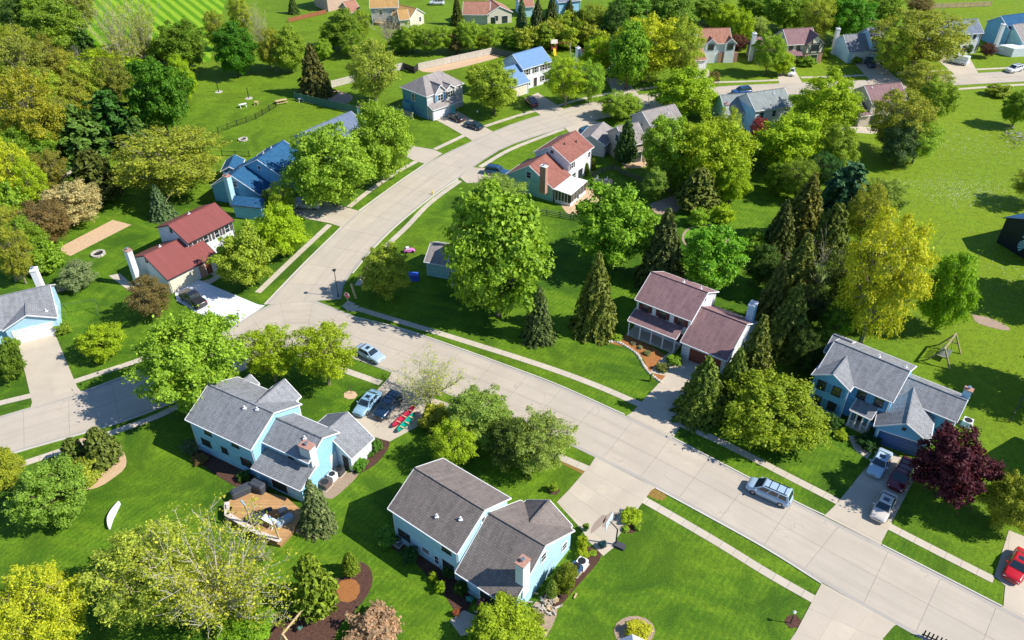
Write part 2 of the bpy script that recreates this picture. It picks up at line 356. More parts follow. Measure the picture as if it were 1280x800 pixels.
def kerb(name,pts,side,label):
    """kerb and gutter band along an edge, side=+1 puts it left of travel; open where a drive crosses"""
    m=MB(); k=smoothline([at(*p) for p in pts],1.5)
    for i in range(len(k)-1):
        d=(k[i+1]-k[i]).normalized(); nn=Vector((-d.y,d.x,0))*side
        a,b=k[i],k[i+1]; w=0.16
        m.hexa(*[[(p.x,p.y,zz) for p in ((a,b,b+nn*w,a+nn*w) if side<0 else (a,a+nn*w,b+nn*w,b))][::-1] for zz in (-0.02,0.11)])
    return tag(m.build(name,M_KERB),kind='structure',label=label)
BA_up=[(-90,548),(0,520),(102,491),(180,462),(240,436),(290,409),(330,382),(378,372),(425,388),(450,399),(500,411),(560,431),(640,460),(700,483),(780,519),(841,548),(992,627),(1102,682),(1252,759),(1400,835)]
BA_lo=[(-90,602),(25,564),(150,528),(225,500),(290,468),(340,444),(375,434),(405,436),(430,444),(487,465),(540,486),(640,523),(744,572),(820,610),(960,687),(1027,729),(1120,781),(1260,860)]
road('street',BA_up,BA_lo,5.2,2,'pale concrete street running from the left edge to the lower right corner')
C_l=[(331,381),(378,332),(427,284),(449,264),(490,234),(532,205),(580,181),(640,155),(676,144),(740,128),(826,115),(887,109),(960,105),(1089,100),(1195,93),(1280,88),(1420,80)]
C_r=[(425,386),(432,352),(467,310),(500,278),(540,246),(572,224),(605,200),(640,181),(710,159),(770,145),(850,131),(884,126),(960,120),(1100,113),(1192,107),(1280,102),(1420,94)]
road('street',C_l,C_r,6.0,2,'pale concrete street curving up from the junction to the top right',z=0.042)
def kerbs(pts,side,lab):
    kerb('kerb',pts,side,lab)
kerbs([(841,548),(900,579),(992,627),(1030,645)],1,'concrete kerb between the two right-hand driveways')
kerbs([(1102,682),(1180,722),(1252,759)],1,'concrete kerb below the purple maple lawn')
kerbs([(440,396),(500,411),(560,431),(640,460),(700,483),(780,519)],1,'concrete kerb below the brown-roofed house')
kerbs([(820,610),(890,648),(960,687),(1027,729)],-1,'concrete kerb beside the large lower lawn')
kerbs([(331,381),(378,332),(427,284)],1,'concrete kerb right of the red-roofed house')
kerbs([(449,264),(490,234),(532,205)],1,'concrete kerb below the bright maples')
kerbs([(440,342),(467,310),(500,278),(540,246),(572,224)],-1,'concrete kerb on the inside of the bend')
kerbs([(102,491),(140,477),(180,462)],1,'concrete kerb above the left street')
kerbs([(0,573),(25,564),(150,528),(225,500)],-1,'concrete kerb below the left street')
def walk(pts,label,step=1.5,w=1.02,z=0.045,mat=None,name='sidewalk'):
    c=smoothline([at(*p) for p in pts],step); L=[];Rr=[]
    for i in range(len(c)):
        d=(c[min(i+1,len(c)-1)]-c[max(i-1,0)]).normalized(); nn=Vector((-d.y,d.x,0))*w/2; L.append(c[i]+nn); Rr.append(c[i]-nn)
    base=MB()
    for i in range(len(c)-1): base.face([(*Rr[i][:2],z-0.012),(*Rr[i+1][:2],z-0.012),(*L[i+1][:2],z-0.012),(*L[i][:2],z-0.012)])
    o=base.build(name,M_JOINT); tag(o,kind='structure',label=label)
    for i in range(len(c)-1): slabpiece([Rr[i],Rr[i+1],L[i+1],L[i]],z,0.04,0.02,mat or M_WALK,o)
    return o
walk([(447,386),(500,402),(550,417),(640,445),(700,465),(750,484),(803,507)],'sidewalk passing below the brown-roofed house')
walk([(851,530),(900,552),(940,572),(992,599),(1047,627)],'sidewalk between the spruces and the right-hand driveway')
walk([(1107,656),(1167,687),(1242,725)],'sidewalk below the purple maple')
walk([(300,462),(345,440),(375,442),(425,461),(476,479)],'sidewalk beside the street tree and silver parked car')
walk([(533,499),(570,512),(640,543),(697,570),(736,587)],'sidewalk under the grey-green trees')
walk([(794,619),(840,645),(900,680),(960,717),(1022,752)],'sidewalk along the large lower lawn')
walk([(447,357),(462,334),(482,309),(510,282),(537,254),(575,226)],'sidewalk on the inside of the bend',2)
walk([(600,209),(640,186),(705,161)],'sidewalk behind the red shingled house',2.5)
walk([(322,366),(370,320),(412,281)],'sidewalk right of the red-roofed house',2)
walk([(436,259),(460,240),(490,219),(520,202)],'sidewalk below the pair of bright maples',2)
walk([(543,187),(562,178),(581,169)],'short sidewalk left of the grey house driveway',2.5)
walk([(606,158),(640,147),(670,138)],'short sidewalk right of the grey house driveway',2.5)
walk([(695,133),(727,124),(765,116)],'sidewalk under the two street trees',3)
walk([(795,113),(820,109),(870,105)],'sidewalk behind the yellow-green crown',3)
walk([(890,103),(930,102),(975,100)],'sidewalk before the orange-roofed house',3)
walk([(1001,97),(1040,96),(1085,94)],'sidewalk before the half-timbered house',3)
walk([(1120,92),(1175,89),(1190,88)],'sidewalk before the white house with a van',3)
walk([(1220,87),(1280,84),(1330,81)],'sidewalk at the top right edge',3)
walk([(1165,114),(1192,112),(1260,107),(1330,103)],'sidewalk at the meadow edge top right',3)
walk([(-60,520),(0,504),(42,494)],'short sidewalk left of the long left driveway')
walk([(93,477),(130,465),(175,450),(225,430),(270,408)],'sidewalk right of the long left driveway')
walk([(-60,606),(12,585),(82,562),(140,541),(215,512),(300,462)],'sidewalk below the left street')
walk([(440,378),(433,384),(447,386)],'kerb ramp at the street corner',1.2,1.6,0.05)
walk([(12,292),(32,267),(50,247),(75,224),(100,205)],'narrow pale footpath through the trees on the left',4,1.3,0.045)
def polyw(pts,z=0): return [at(*p) for p in pts]
def drive(pts,label,nx=0,ny=0,z=0.055,mat=None,quad=None,name='driveway'):
    mat=mat or M_DRIVE; m=MB(); w=polyw(pts); m.flat([(p.x,p.y) for p in w],z-(0.012 if quad else 0),0.05)
    o=m.build(name,mat); tag(o,kind='structure',label=label)
    if quad:
        q=polyw(quad)
        for i in range(nx):
            for j in range(ny):
                slabpiece([lerp2(q,i/nx,j/ny),lerp2(q,(i+1)/nx,j/ny),lerp2(q,(i+1)/nx,(j+1)/ny),lerp2(q,i/nx,(j+1)/ny)],z,0.04,0.018,mat,o)
    return o
drive([(22,427),(69,418),(93,480),(103,491),(38,511),(42,496)],'long concrete driveway of the far-left house',2,5,quad=[(22,427),(69,418),(98,487),(40,503)])
drive([(218,363),(246,349),(259,357),(306,379),(331,382),(293,407),(246,391),(221,376)],'bright white driveway with a black pickup',mat=M_NEWCON,nx=3,ny=3,quad=[(218,363),(246,349),(325,382),(290,404)])
drive([(438,520),(470,490),(483,479),(490,465),(522,477),(535,498),(524,532),(487,552),(462,545)],'gravelly driveway with canoes and two cars',2,4,quad=[(462,543),(440,521),(492,466),(522,479)])
drive([(744,572),(820,610),(803,617),(791,626),(772,662),(770,682),(754,695),(735,676),(727,662),(696,628),(731,592)],'wide tan driveway with the basketball hoop',3,4,quad=[(697,629),(764,683),(817,609),(745,573)])
drive([(1027,729),(1120,781),(1098,793),(1116,815),(1060,860),(955,860),(990,797),(1018,757)],'bottom right driveway of jointed slabs',3,4,quad=[(1026,731),(1118,782),(1050,860),(958,860)])
drive([(1030,645),(1052,624),(1072,597),(1103,562),(1152,583),(1110,652),(1103,662),(1102,682)],'driveway with four parked cars by the purple maple',2,4,quad=[(1100,565),(1150,585),(1102,678),(1034,643)])
drive([(783,520),(805,506),(830,472),(852,447),(885,457),(862,500),(852,530),(841,548)],'shaded driveway of the brown-roofed house',2,4,quad=[(852,448),(884,459),(842,546),(786,520)])
drive([(1261,663),(1340,695),(1340,806),(1252,759),(1271,746),(1243,720)],'driveway with the red car at the right edge',2,3,quad=[(1262,665),(1338,696),(1338,803),(1254,757)])
drive([(350,256),(372,246),(400,250),(432,259),(449,264),(427,284),(412,279),(375,272)],'driveway of the navy-roofed house',2,3,quad=[(354,256),(373,248),(447,265),(427,282)])
drive([(508,180),(517,183),(541,187),(553,192),(532,205),(520,202),(500,193)],'short driveway behind the bright maples')
drive([(543,149),(572,139),(606,159),(617,165),(590,176),(578,168)],'driveway of the grey hip-roofed house',2,3,quad=[(544,149),(571,140),(614,165),(589,175)])
drive([(655,124),(672,116),(700,134),(706,137),(677,145),(667,138)],'driveway with the dark red car')
drive([(757,97),(781,99),(800,120),(770,123)],'tree-shaded driveway at the top centre')
drive([(575,222),(588,209),(632,213),(628,227),(583,229)],'driveway left of the red shingled house')
drive([(706,160),(735,149),(752,153),(748,170),(728,172),(712,166)],'driveway with the blue car')
drive([(870,88),(886,88),(890,109),(866,111)],'driveway of the orange-roofed house')
drive([(971,90),(992,85),(1003,104),(974,105)],'driveway with the small white car')
drive([(1064,75),(1092,73),(1122,99),(1088,101)],'driveway with the dark blue car')
drive([(1168,72),(1210,69),(1223,92),(1194,94)],'driveway with the white van')
for pts,lab in (([(259,357),(268,352),(277,346),(276,340),(268,337),(262,342),(268,345),(262,349),(250,352)],'curved front walk of the red-roofed house'),
    ([(812,466),(828,447),(838,440),(852,450),(845,470),(833,470)],'front walk of the brown-roofed house'),
    ([(1060,545),(1070,545),(1078,562),(1090,566),(1084,574),(1068,562)],'curved front walk of the blue house'),
    ([(136,345),(150,342),(170,360),(165,366)],'narrow concrete pad beside the red-roofed house'),
    ([(562,776),(580,763),(600,772),(598,790),(576,795)],'small concrete patio with flower pots')):
    drive(pts,lab,z=0.05,name='path',mat=M_WALK)
def bed(pts,mat,label,name='planting_bed',z=0.03,sm=True):
    m=MB(); w=smoothline([at(*p) for p in pts+[pts[0]]],0.8)[:-1] if sm else polyw(pts); m.flat([(p.x,p.y) for p in w],z,0.04); o=m.build(name,mat); return tag(o,kind='structure',label=label)
def ell(cx,cy,rx,ry,n=14): return [(cx+rx*math.cos(6.283*i/n),cy+ry*math.sin(6.283*i/n)) for i in range(n)]
bed([(446,701),(460,707),(466,722),(461,741),(445,762),(424,783),(408,808),(335,808),(340,785),(354,765),(385,770),(405,755),(416,735),(407,721),(430,722)],M_MULCH,'large dark mulch bed at the bottom with small conifers')
bed([(425,727),(440,723),(450,733),(446,748),(430,754),(420,742)],M_OMULCH,'reddish patch in the large mulch bed',z=0.045)
bed([(757,424),(780,419),(815,434),(834,447),(838,466),(827,476),(812,465),(802,446),(787,435),(765,430)],M_OMULCH,'orange mulch bed before the brown-roofed house')
bed([(728,680),(752,694),(722,732),(697,758),(676,748),(700,722),(720,700)],M_MULCH,'mulch strip beside the white gable wall')
bed([(670,752),(697,760),(680,800),(660,805),(655,775)],M_GRAVEL,'gravel corner with stacked firewood')
bed(ell(793,789,26,19),M_GRAVEL,'round bed at the bottom edge')
bed(ell(692,613,8,6),M_MULCH,'round mulch ring of the young tree by the driveway')
bed(ell(438,494,9,5.5),M_SOIL,'round soil ring of the young tree near the blue car')
bed(ell(786,656,15,11),M_MULCH,'round mulch bed beside the basketball hoop')
bed(ell(991,777,11,9),M_MULCH,'round mulch bed around the garden lamp')
bed(ell(392,659,25,13),M_SOIL,'tan soil ring under the blue spruce by the deck')
bed([(75,560),(115,545),(150,560),(158,580),(145,595),(112,612),(60,605)],M_SOIL,'soil bed under the spreading junipers')
bed([(69,312),(141,275),(164,281),(88,320)],M_SOIL,'long tan vegetable plot',name='vegetable_plot',sm=False)
bed([(488,665),(512,672),(560,712),(590,745),(575,770),(556,745),(520,705),(487,682)],M_MULCH,'dark mulch strip below the blue house wall')
bed([(236,560),(262,562),(330,606),(318,618),(280,600),(245,575)],M_MULCH,'dark mulch strip below the left blue wall')
bed([(470,548),(482,545),(487,556),(472,578),(448,592),(438,585),(460,568)],M_MULCH,'mulch strip right of the low garage')
bed([(432,592),(450,590),(430,612),(410,625),(404,608)],M_GRAVEL,'gravel strip with bins')
bed([(700,255),(735,228),(765,224),(758,240),(735,262),(712,268)],M_SOIL,'tan paved patio behind the red shingled house',name='patio')
bed([(520,82),(560,78),(612,68),(622,72),(560,88),(530,90)],M_SOIL,'bare soil strip inside the pale fence')
bed([(395,122),(412,112),(440,120),(432,130),(410,128)],M_GRAVEL,'gravel yard corner under the dark spruce')
bed([(786,200),(815,196),(808,208),(780,210)],M_SOIL,'tan patio behind the beige house',name='patio')
bed([(1000,165),(1030,158),(1100,160),(1092,167),(1065,166)],M_WALK,'pale patio behind the mauve-roofed house',name='patio')
bed(ell(882,297,30,17),M_GRAVEL,'tan gravel ring around the round lawn'); M_LAWN2=simple('bright_lawn',(0.13,0.30,0.01),.9,.15,1.5); bed(ell(882,297,27,14.5),M_LAWN2,'bright green round lawn inside the gravel ring',name='round_lawn',z=.04)
bed([(812,255),(845,245),(850,262),(822,268)],M_GRAVEL,'bare ground under the trees behind the patio')
bed([(1215,393),(1238,398),(1262,410),(1255,413),(1222,404)],M_GRAVEL,'bare patch in the right meadow')
bed([(78,88),(92,92),(90,97),(80,96)],M_GRAVEL,'bare spot below the woods top left')
st=MB(); c=[(196,-30),(100,58),(118,75),(262,52),(283,-30)]
w_=polyw([(80,60),(262,78),(300,-70),(40,-75)]); dv=(at(262,62)-at(190,0)).normalized()
nv=Vector((-dv.y,dv.x,0)); 
m=MB(); pts=[Vector((p.x,p.y,0.02)) for p in w_]
for t in tessellate_polygon([pts]):
    q=[pts[i] for i in t]; q=q if (q[1]-q[0]).cross(q[2]-q[0]).z>0 else q[::-1]
    m.face(q,[(p.dot(nv),p.dot(dv)) for p in q])
tag(m.build('striped_field',M_STRIPE),kind='structure',label='field mown in diagonal light and dark stripes')
# ---------------------------------------------------------------- houses
class Blk:
    """gable block; A,B = near eave ends (image points of the roof edge at height ze), v points away from the near eave"""
    def __init__(s,A,B,ze,W,rise,L=None,raw=None,oe=0.35,og=0.2):
        if raw: s.A,s.u=raw[0],raw[1]; s.L=raw[2]
        else:
            a,b=at(*A,ze),at(*B,ze); a.z=b.z=0; s.A=a; s.L=L or (b-a).length; s.u=(b-a).normalized()
        s.v=Vector((-s.u.y,s.u.x,0)); s.W=W; s.ze=ze; s.zr=ze+rise; s.oe=oe; s.og=og; s.sl=rise/(W/2)
    def p(s,a,t,z): q=s.A+s.u*a+s.v*t; return Vector((q.x,q.y,z))
    def cross(s,side,s0,s1,proud,rise,ze=None,depth=None):
        ze=s.ze if ze is None else ze; zr=ze+rise
        d=depth if depth else (zr-s.ze)/s.sl+0.05
        if side=='n': return Blk(0,0,ze,s1-s0,rise,raw=(s.p(s1,-proud,0),s.v,d+proud),oe=0.25,og=0.25)
        return Blk(0,0,ze,s1-s0,rise,raw=(s.p(s0,s.W+proud,0),-s.v,d+proud),oe=0.25,og=0.25)
TH=0.16
def gable(h,b,wall,roof,trim=M_WHITE,hip=0,zb=-0.05,walls=True,name='roof',onlynear=False):
    if walls:
        m=MB(); o,g_=b.oe,b.og; t0,t1=o,b.W-o; z0=b.ze-TH+b.sl*o if not hip else b.ze-0.05; zr=b.zr-TH-0.01
        s0,s1=g_,b.L-g_
        if hip: s0,s1,zr=o,b.L-o,z0
        m.wallface([b.p(s0,t0,zb),b.p(s1,t0,zb),b.p(s1,t0,z0),b.p(s0,t0,z0)])
        m.wallface([b.p(s1,t1,zb),b.p(s0,t1,zb),b.p(s0,t1,z0),b.p(s1,t1,z0)])
        mid=b.W/2
        if hip:
            m.wallface([b.p(s0,t1,zb),b.p(s0,t0,zb),b.p(s0,t0,z0),b.p(s0,t1,z0)]); m.wallface([b.p(s1,t0,zb),b.p(s1,t1,zb),b.p(s1,t1,z0),b.p(s1,t0,z0)])
        else:
            m.wallface([b.p(s0,t1,zb),b.p(s0,t0,zb),b.p(s0,t0,z0),b.p(s0,mid,zr),b.p(s0,t1,z0)])
            m.wallface([b.p(s1,t0,zb),b.p(s1,t1,zb),b.p(s1,t1,z0),b.p(s1,mid,zr),b.p(s1,t0,z0)])
        m.build('wall',wall,h)
    if walls and b.ze>2.4 and b.L>4:
        for ss,tt in ((b.og+.15,b.oe-.06),(b.L-b.og-.15,b.oe-.06)): m=MB(); m.bar(b.p(ss,tt,0),b.p(ss,tt,b.ze-.2),.09); m.build('downpipe',trim,h)
    m=MB(); k=hip
    if hip:
        E=[b.p(0,0,b.ze),b.p(b.L,0,b.ze),b.p(b.L,b.W,b.ze),b.p(0,b.W,b.ze)]; r0,r1=b.p(k,b.W/2,b.zr),b.p(b.L-k,b.W/2,b.zr)
        def rf(pts):
            q=[Vector(x) for x in pts]; a=(q[1]-q[0]).normalized(); nn=(q[1]-q[0]).cross(q[2]-q[0]).normalized(); bb=nn.cross(a)
            m.face(q,[((x-q[0]).dot(a),(x-q[0]).dot(bb)) for x in q])
        rf([E[0],E[1],r1,r0]); rf([E[1],E[2],r1]); rf([E[2],E[3],r0,r1]); rf([E[3],E[0],r0])
        lo=[x-Vector((0,0,TH)) for x in E]; m.face(lo[::-1])
        for i in range(4): m.face([E[i],lo[i],lo[(i+1)%4],E[(i+1)%4]])
        m.build(name,roof,h)
        t=MB()
        for i in range(4):
            a,bb=E[i],E[(i+1)%4]; t.bar(a-Vector((0,0,0.09)),bb-Vector((0,0,0.09)),0.15)
        t.build('gutter',trim,h); return
    m.slab([b.p(0,0,b.ze),b.p(b.L,0,b.ze),b.p(b.L,b.W/2,b.zr),b.p(0,b.W/2,b.zr)],TH)
    m.slab([b.p(b.L,b.W,b.ze),b.p(0,b.W,b.ze),b.p(0,b.W/2,b.zr),b.p(b.L,b.W/2,b.zr)],TH)
    m.build(name,roof,h)
    c=MB(); c.bar(b.p(0,b.W/2,b.zr+0.01),b.p(b.L,b.W/2,b.zr+0.01),0.16); c.build('ridge_cap',roof,h)
    t=MB(); zc=b.ze-0.1
    for tt in (-0.04,b.W+0.04): t.bar(b.p(-0.03,tt,zc),b.p(b.L+0.03,tt,zc),0.13)
    for ss in (-0.035,b.L+0.035):
        for ta,tb in ((-0.03,b.W/2),(b.W+0.03,b.W/2)):
            a=b.p(ss,ta,b.ze-0.09); e=b.p(ss,tb,b.zr-0.09); t.bar(a,e,0.10)
            t.bar(a+Vector((0,0,0.085)),e+Vector((0,0,0.085)),0.06)
    t.build('gutter',trim,h)
def frame(b,face,pos):
    """origin on the wall plane, right direction (seen from outside), outward normal"""
    if face=='n': return b.p(pos,b.oe,0),b.u,-b.v
    if face=='f': return b.p(pos,b.W-b.oe,0),-b.u,b.v
    if face=='a': return b.p(b.og,pos,0),-b.v,-b.u
    return b.p(b.L-b.og,pos,0),b.v,b.u
def obox(m,o,r,n,x,z,wx,hz,d0,d1):
    P=lambda a,e,k:Vector((*(o+r*a+n*k)[:2],e))
    lo=[P(x-wx/2,z-hz/2,d1),P(x+wx/2,z-hz/2,d1),P(x+wx/2,z-hz/2,d0),P(x-wx/2,z-hz/2,d0)]
    m.hexa(lo,[q+Vector((0,0,hz)) for q in lo])
def win(h,b,face,pos,z,w=1.0,hh=1.35,sh=None,fr=None,grid=True):
    o,r,n=frame(b,face,pos); m=MB(); f=0.09
    obox(m,o,r,n,-w/2-f/2,z,f,hh+2*f,-0.02,0.06); obox(m,o,r,n,w/2+f/2,z,f,hh+2*f,-0.02,0.06)
    obox(m,o,r,n,0,z+hh/2+f/2,w,f,-0.02,0.06); obox(m,o,r,n,0,z-hh/2-f/2,w+0.3,f,-0.02,0.10)
    if grid: obox(m,o,r,n,0,z,w,0.05,0.0,0.045)
    if grid and w>1.3: obox(m,o,r,n,0,z,0.07,hh,0.0,0.05)
    wn=m.build('window',fr or M_WHITE,h)
    p=MB(); obox(p,o,r,n,0,z,w,hh,-0.02,0.025); p.build('pane',M_GLASS,wn)
    if sh:
        for k in (-1,1):
            q=MB(); obox(q,o,r,n,k*(w/2+f+0.24),z,0.42,hh+0.1,-0.02,0.05)
            for j in range(4): obox(q,o,r,n,k*(w/2+f+0.24),z-hh/2+hh*(j+0.5)/4,0.32,0.09,0.045,0.065)
            q.build('shutter',sh,h)
    return wn
def door(h,b,face,pos,w=1.0,hh=2.1,mat=None,zb=0.1,glass=False):
    o,r,n=frame(b,face,pos); m=MB(); obox(m,o,r,n,0,zb+hh/2,w+0.2,hh+0.12,-0.02,0.03); fr=m.build('door',M_WHITE,h)
    m=MB(); obox(m,o,r,n,0,zb+hh/2,w,hh,-0.02,0.05); m.build('pane' if glass else 'leaf',M_GLASS if glass else (mat or M_WHITE),fr)
def garage(h,b,face,pos,w=4.8,hh=2.15,mat=None):
    o,r,n=frame(b,face,pos); m=MB(); f=0.12
    obox(m,o,r,n,-w/2-f/2,hh/2+0.05,f,hh,-0.02,0.07); obox(m,o,r,n,w/2+f/2,hh/2+0.05,f,hh,-0.02,0.07); obox(m,o,r,n,0,hh+0.11,w+2*f,f,-0.02,0.07)
    gd=m.build('garage_door',M_WHITE,h)
    for i in range(4):
        m=MB(); k=hh/4; obox(m,o,r,n,0,0.05+k*(i+0.5),w,k-0.025,-0.02,0.03)
        for j in range(4): obox(m,o,r,n,-w/2+w*(j+0.5)/4,0.05+k*(i+0.5),w/4-0.2,k-0.17,0.02,0.045)
        m.build('panel',mat or M_WHITE,gd)
def chimney(h,px,py,z,w,d,z0,top,mat,rot=0,cap=True):
    """px,py: image point of the middle of its top"""
    c=at(px,py,top); m=MB(); m.box((c.x,c.y,(z0+top)/2),(w,d,top-z0),rot); ch=m.build('chimney',mat,h)
    m=MB(); m.box((c.x,c.y,top+0.06),(w+0.14,d+0.14,0.12),rot); m.build('cap',M_CAPB if cap else M_WHITE,ch)
    m=MB(); m.tube((c.x,c.y,top+0.1),(c.x,c.y,top+0.45),0.16,0.16,8); m.tube((c.x,c.y,top+0.42),(c.x,c.y,top+0.5),0.24,0.2,8); m.build('flue',M_CHROME,ch)
    return ch
def vents(h,b,pts,mat=None):
    for s_,t_ in pts:
        z=b.ze+b.sl*(t_ if t_<b.W/2 else b.W-t_); c=b.p(s_,t_,z); m=MB()
        m.tube(c-Vector((0,0,0.1)),c+Vector((0,0,0.4)),0.09,0.09,7); m.box((c.x,c.y,c.z+0.03),(0.4,0.4,0.09)); m.build('roof_vent',mat or M_WHITE,h)
def shed(h,A,B,z0,depth,z1,roof,L=None,posts=0,away=True,trim=M_WHITE,name='porch_roof'):
    """lean-to roof, low edge A-B at z0 rising to z1 over depth"""
    a,b=at(*A,z0),at(*B,z0); a.z=b.z=0; u=(b-a).normalized(); v=Vector((-u.y,u.x,0)); L=L or (b-a).length
    P=lambda s,t,z:Vector((*(a+u*s+v*t)[:2],z)); m=MB()
    m.slab([P(0,0,z0),P(L,0,z0),P(L,depth,z1),P(0,depth,z1)],0.14); m.build(name,roof,h)
    t=MB(); t.bar(P(0,-0.04,z0-0.08),P(L,-0.04,z0-0.08),0.12); t.bar(P(-0.04,0,z0-0.05),P(-0.04,depth,z1-0.05),0.08); t.bar(P(L+0.04,0,z0-0.05),P(L+0.04,depth,z1-0.05),0.08); t.build('gutter',trim,h)
    for i in range(posts):
        q=P(0.2+(L-0.4)*i/(posts-1),0.2,0); m=MB(); m.box((q.x,q.y,z0/2-0.05),(0.16,0.16,z0)); m.box((q.x,q.y,0.12),(0.26,0.26,0.25)); m.build('post',trim,h)
    return P,L
def rebase(h,b): h.location=b.p(b.L/2,b.W/2,0)
def house(label,group='suburban houses'):
    return empty('house',(0,0,0),label=label,cat='house',group=group)
# siding, roofs
S_BLUE=lines('blue_siding',(0.34,0.64,0.85),0.2,0.80); S_SKY=lines('pale_blue_siding',(0.46,0.71,0.87),0.2,0.82)
S_WHITE=lines('white_siding',(0.74,0.77,0.80),0.2,0.84); S_TEAL=lines('teal_siding',(0.33,0.60,0.62),0.2,0.8)
S_CREAM=lines('cream_siding',(0.66,0.62,0.50),0.2,0.84); S_GREY=lines('grey_siding',(0.50,0.50,0.50),0.2,0.82)
S_DTEAL=lines('deep_teal_siding',(0.12,0.30,0.36),0.2,0.8); S_DBLUE=lines('deep_blue_siding',(0.16,0.42,0.62),0.2,0.8); S_TAN=lines('tan_siding',(0.60,0.42,0.33),0.2,0.85); S_BEIGE=lines('beige_siding',(0.55,0.47,0.38),0.2,0.85)
R_BROWN=shingle('brown_shingle',(0.165,0.140,0.128),(0.225,0.190,0.170)); R_GREY=shingle('grey_shingle',(0.200,0.205,0.215),(0.275,0.285,0.300))
R_MAUVE=shingle('mauve_shingle',(0.225,0.135,0.140),(0.290,0.175,0.175)); R_RED=shingle('red_shingle',(0.235,0.095,0.075),(0.31,0.13,0.10))
R_NAVY=shingle('navy_shingle',(0.018,0.085,0.185),(0.03,0.12,0.24)); R_TAUPE=shingle('taupe_shingle',(0.26,0.235,0.225),(0.34,0.305,0.29))
R_ORANGE=shingle('orange_shingle',(0.33,0.155,0.105),(0.42,0.21,0.145)); R_SLATE=shingle('slate_shingle',(0.15,0.18,0.24),(0.20,0.24,0.30))
R_GOLD=shingle('gold_shingle',(0.42,0.25,0.09),(0.52,0.32,0.12)); R_METAL=lines('red_metal_roof',(0.25,0.078,0.068),0.42,0.62,'u',0.45,0.16,0.05)
R_BLUE=lines('blue_metal_roof',(0.15,0.27,0.46),0.3,0.85,'v',0.5,0.1,0.05); R_GREYG=shingle('greygreen_shingle',(0.22,0.25,0.25),(0.29,0.32,0.31)); R_BLUGR=shingle('bluegrey_shingle',(0.12,0.16,0.24),(0.17,0.21,0.30))
M_BRSH=simple('brown_shutter',(0.12,0.03,0.03),0.6,0.05); M_GRSH=simple('grey_shutter',(0.10,0.09,0.09),0.6,0.05); M_BLSH=simple('blue_shutter',(0.10,0.30,0.50),0.6,0.05); M_REDDOOR=simple('rust_door',(0.22,0.06,0.04),0.6,0.05)
M_DBROWN=simple('dark_trim',(0.05,0.04,0.04),0.7,0.1); M_CREAM=simple('cream_trim',(0.75,0.68,0.52),0.6,0.05)
# H1 lower centre
h=house('two-storey pale blue house with brown shingle roof at bottom centre, chimney with red cap')
b=Blk((484.9,635.3),(571.5,692.2),5.2,8.7,2.3); rebase(h,b); gable(h,b,S_SKY,R_BROWN)
vents(h,b,[(5.3,1.7),(7.7,2.6)])
win(h,b,'n',1.6,1.7,1.5,1.0,fr=M_DBROWN); win(h,b,'n',4.6,1.5,1.0,.7); win(h,b,'n',7.6,4.1,1.0,.8,fr=M_DBROWN); door(h,b,'n',7.7,1.6,2.0,glass=True); win(h,b,'n',6.1,1.2,.5,1.2)
w1=Blk((569.2,715.2),(639.6,760.4),2.8,11.2,3.5); gable(h,w1,S_SKY,R_BROWN)
door(h,w1,'n',4.0,2.4,2.0,glass=True); win(h,w1,'b',5.6,4.3,.8,1.1); win(h,w1,'b',9.6,1.7,.8,1.0)
c1=w1.cross('f',0.5,w1.L-0.55,0.4,2.0); gable(h,c1,S_SKY,R_BROWN); garage(h,c1,'a',c1.W/2,4.8)
chimney(h,653.5,702,0,0.9,1.15,2.0,6.9,S_WHITE,R(-36)); 
win(h,b,'b',4.3,6.0,.45,.55,grid=False)
# H2 left centre
h=house('two-storey blue house with grey roof and several gables beside the wooden deck')
b=Blk((231.5,524),(313.5,562.3),5.2,8.5,2.1); rebase(h,b); gable(h,b,S_BLUE,R_GREY)
vents(h,b,[(6.4,3.5),(8.0,3.9)]); win(h,b,'n',2.0,2.0,1.3,.9,fr=M_DBROWN); win(h,b,'n',2.9,4.2,.9,.8,fr=M_DBROWN); win(h,b,'n',5.0,2.2,.8,.8,fr=M_DBROWN); win(h,b,'n',7.2,4.3,.9,.8,fr=M_DBROWN); win(h,b,'n',8.3,1.8,1.5,1.1,fr=M_DBROWN)
c1=b.cross('f',5.0,9.2,1.0,1.9); gable(h,c1,S_WHITE,R_GREY); win(h,c1,'a',2.1,4.0)
c1=b.cross('f',0.3,2.6,0.8,1.0,ze=4.6); gable(h,c1,S_WHITE,R_GREY)
w1=Blk((325.8,551.3),(385.4,578.7),4.7,5.4,1.45); gable(h,w1,S_BLUE,R_GREY)
win(h,w1,'n',4.0,4.0,.7,.8,fr=M_DBROWN); door(h,w1,'b',3.9,.9,2.2,M_WHITE); vents(h,w1,[(5.0,2.0)])
chimney(h,383.5,557,0,1.5,1.0,3.0,6.3,S_WHITE,R(-28.6))
low=Blk((313.5,584.5),(375.3,613.2),2.6,5.0,2.2); m=MB()
m.slab([low.p(0,0,2.6),low.p(low.L,0,2.6),low.p(low.L,2.9,3.7),low.p(0,2.9,3.7)],.15); m.build('porch_roof',R_GREY,h)
m=MB(); m.hexa([low.p(.2,.35,0),low.p(low.L-.2,.35,0),low.p(low.L-.2,2.9,0),low.p(.2,2.9,0)],[low.p(.2,.35,2.55),low.p(low.L-.2,.35,2.55),low.p(low.L-.2,2.9,3.45),low.p(.2,2.9,3.45)]); m.build('wall',S_BLUE,h)
m=MB(); m.bar(low.p(0,-.04,2.5),low.p(low.L,-.04,2.5),.13); m.bar(low.p(low.L+.04,0,2.52),low.p(low.L+.04,2.9,3.6),.1); m.build('gutter',M_WHITE,h)
door(h,low,'n',3.6,2.2,2.0,glass=True,zb=.4)
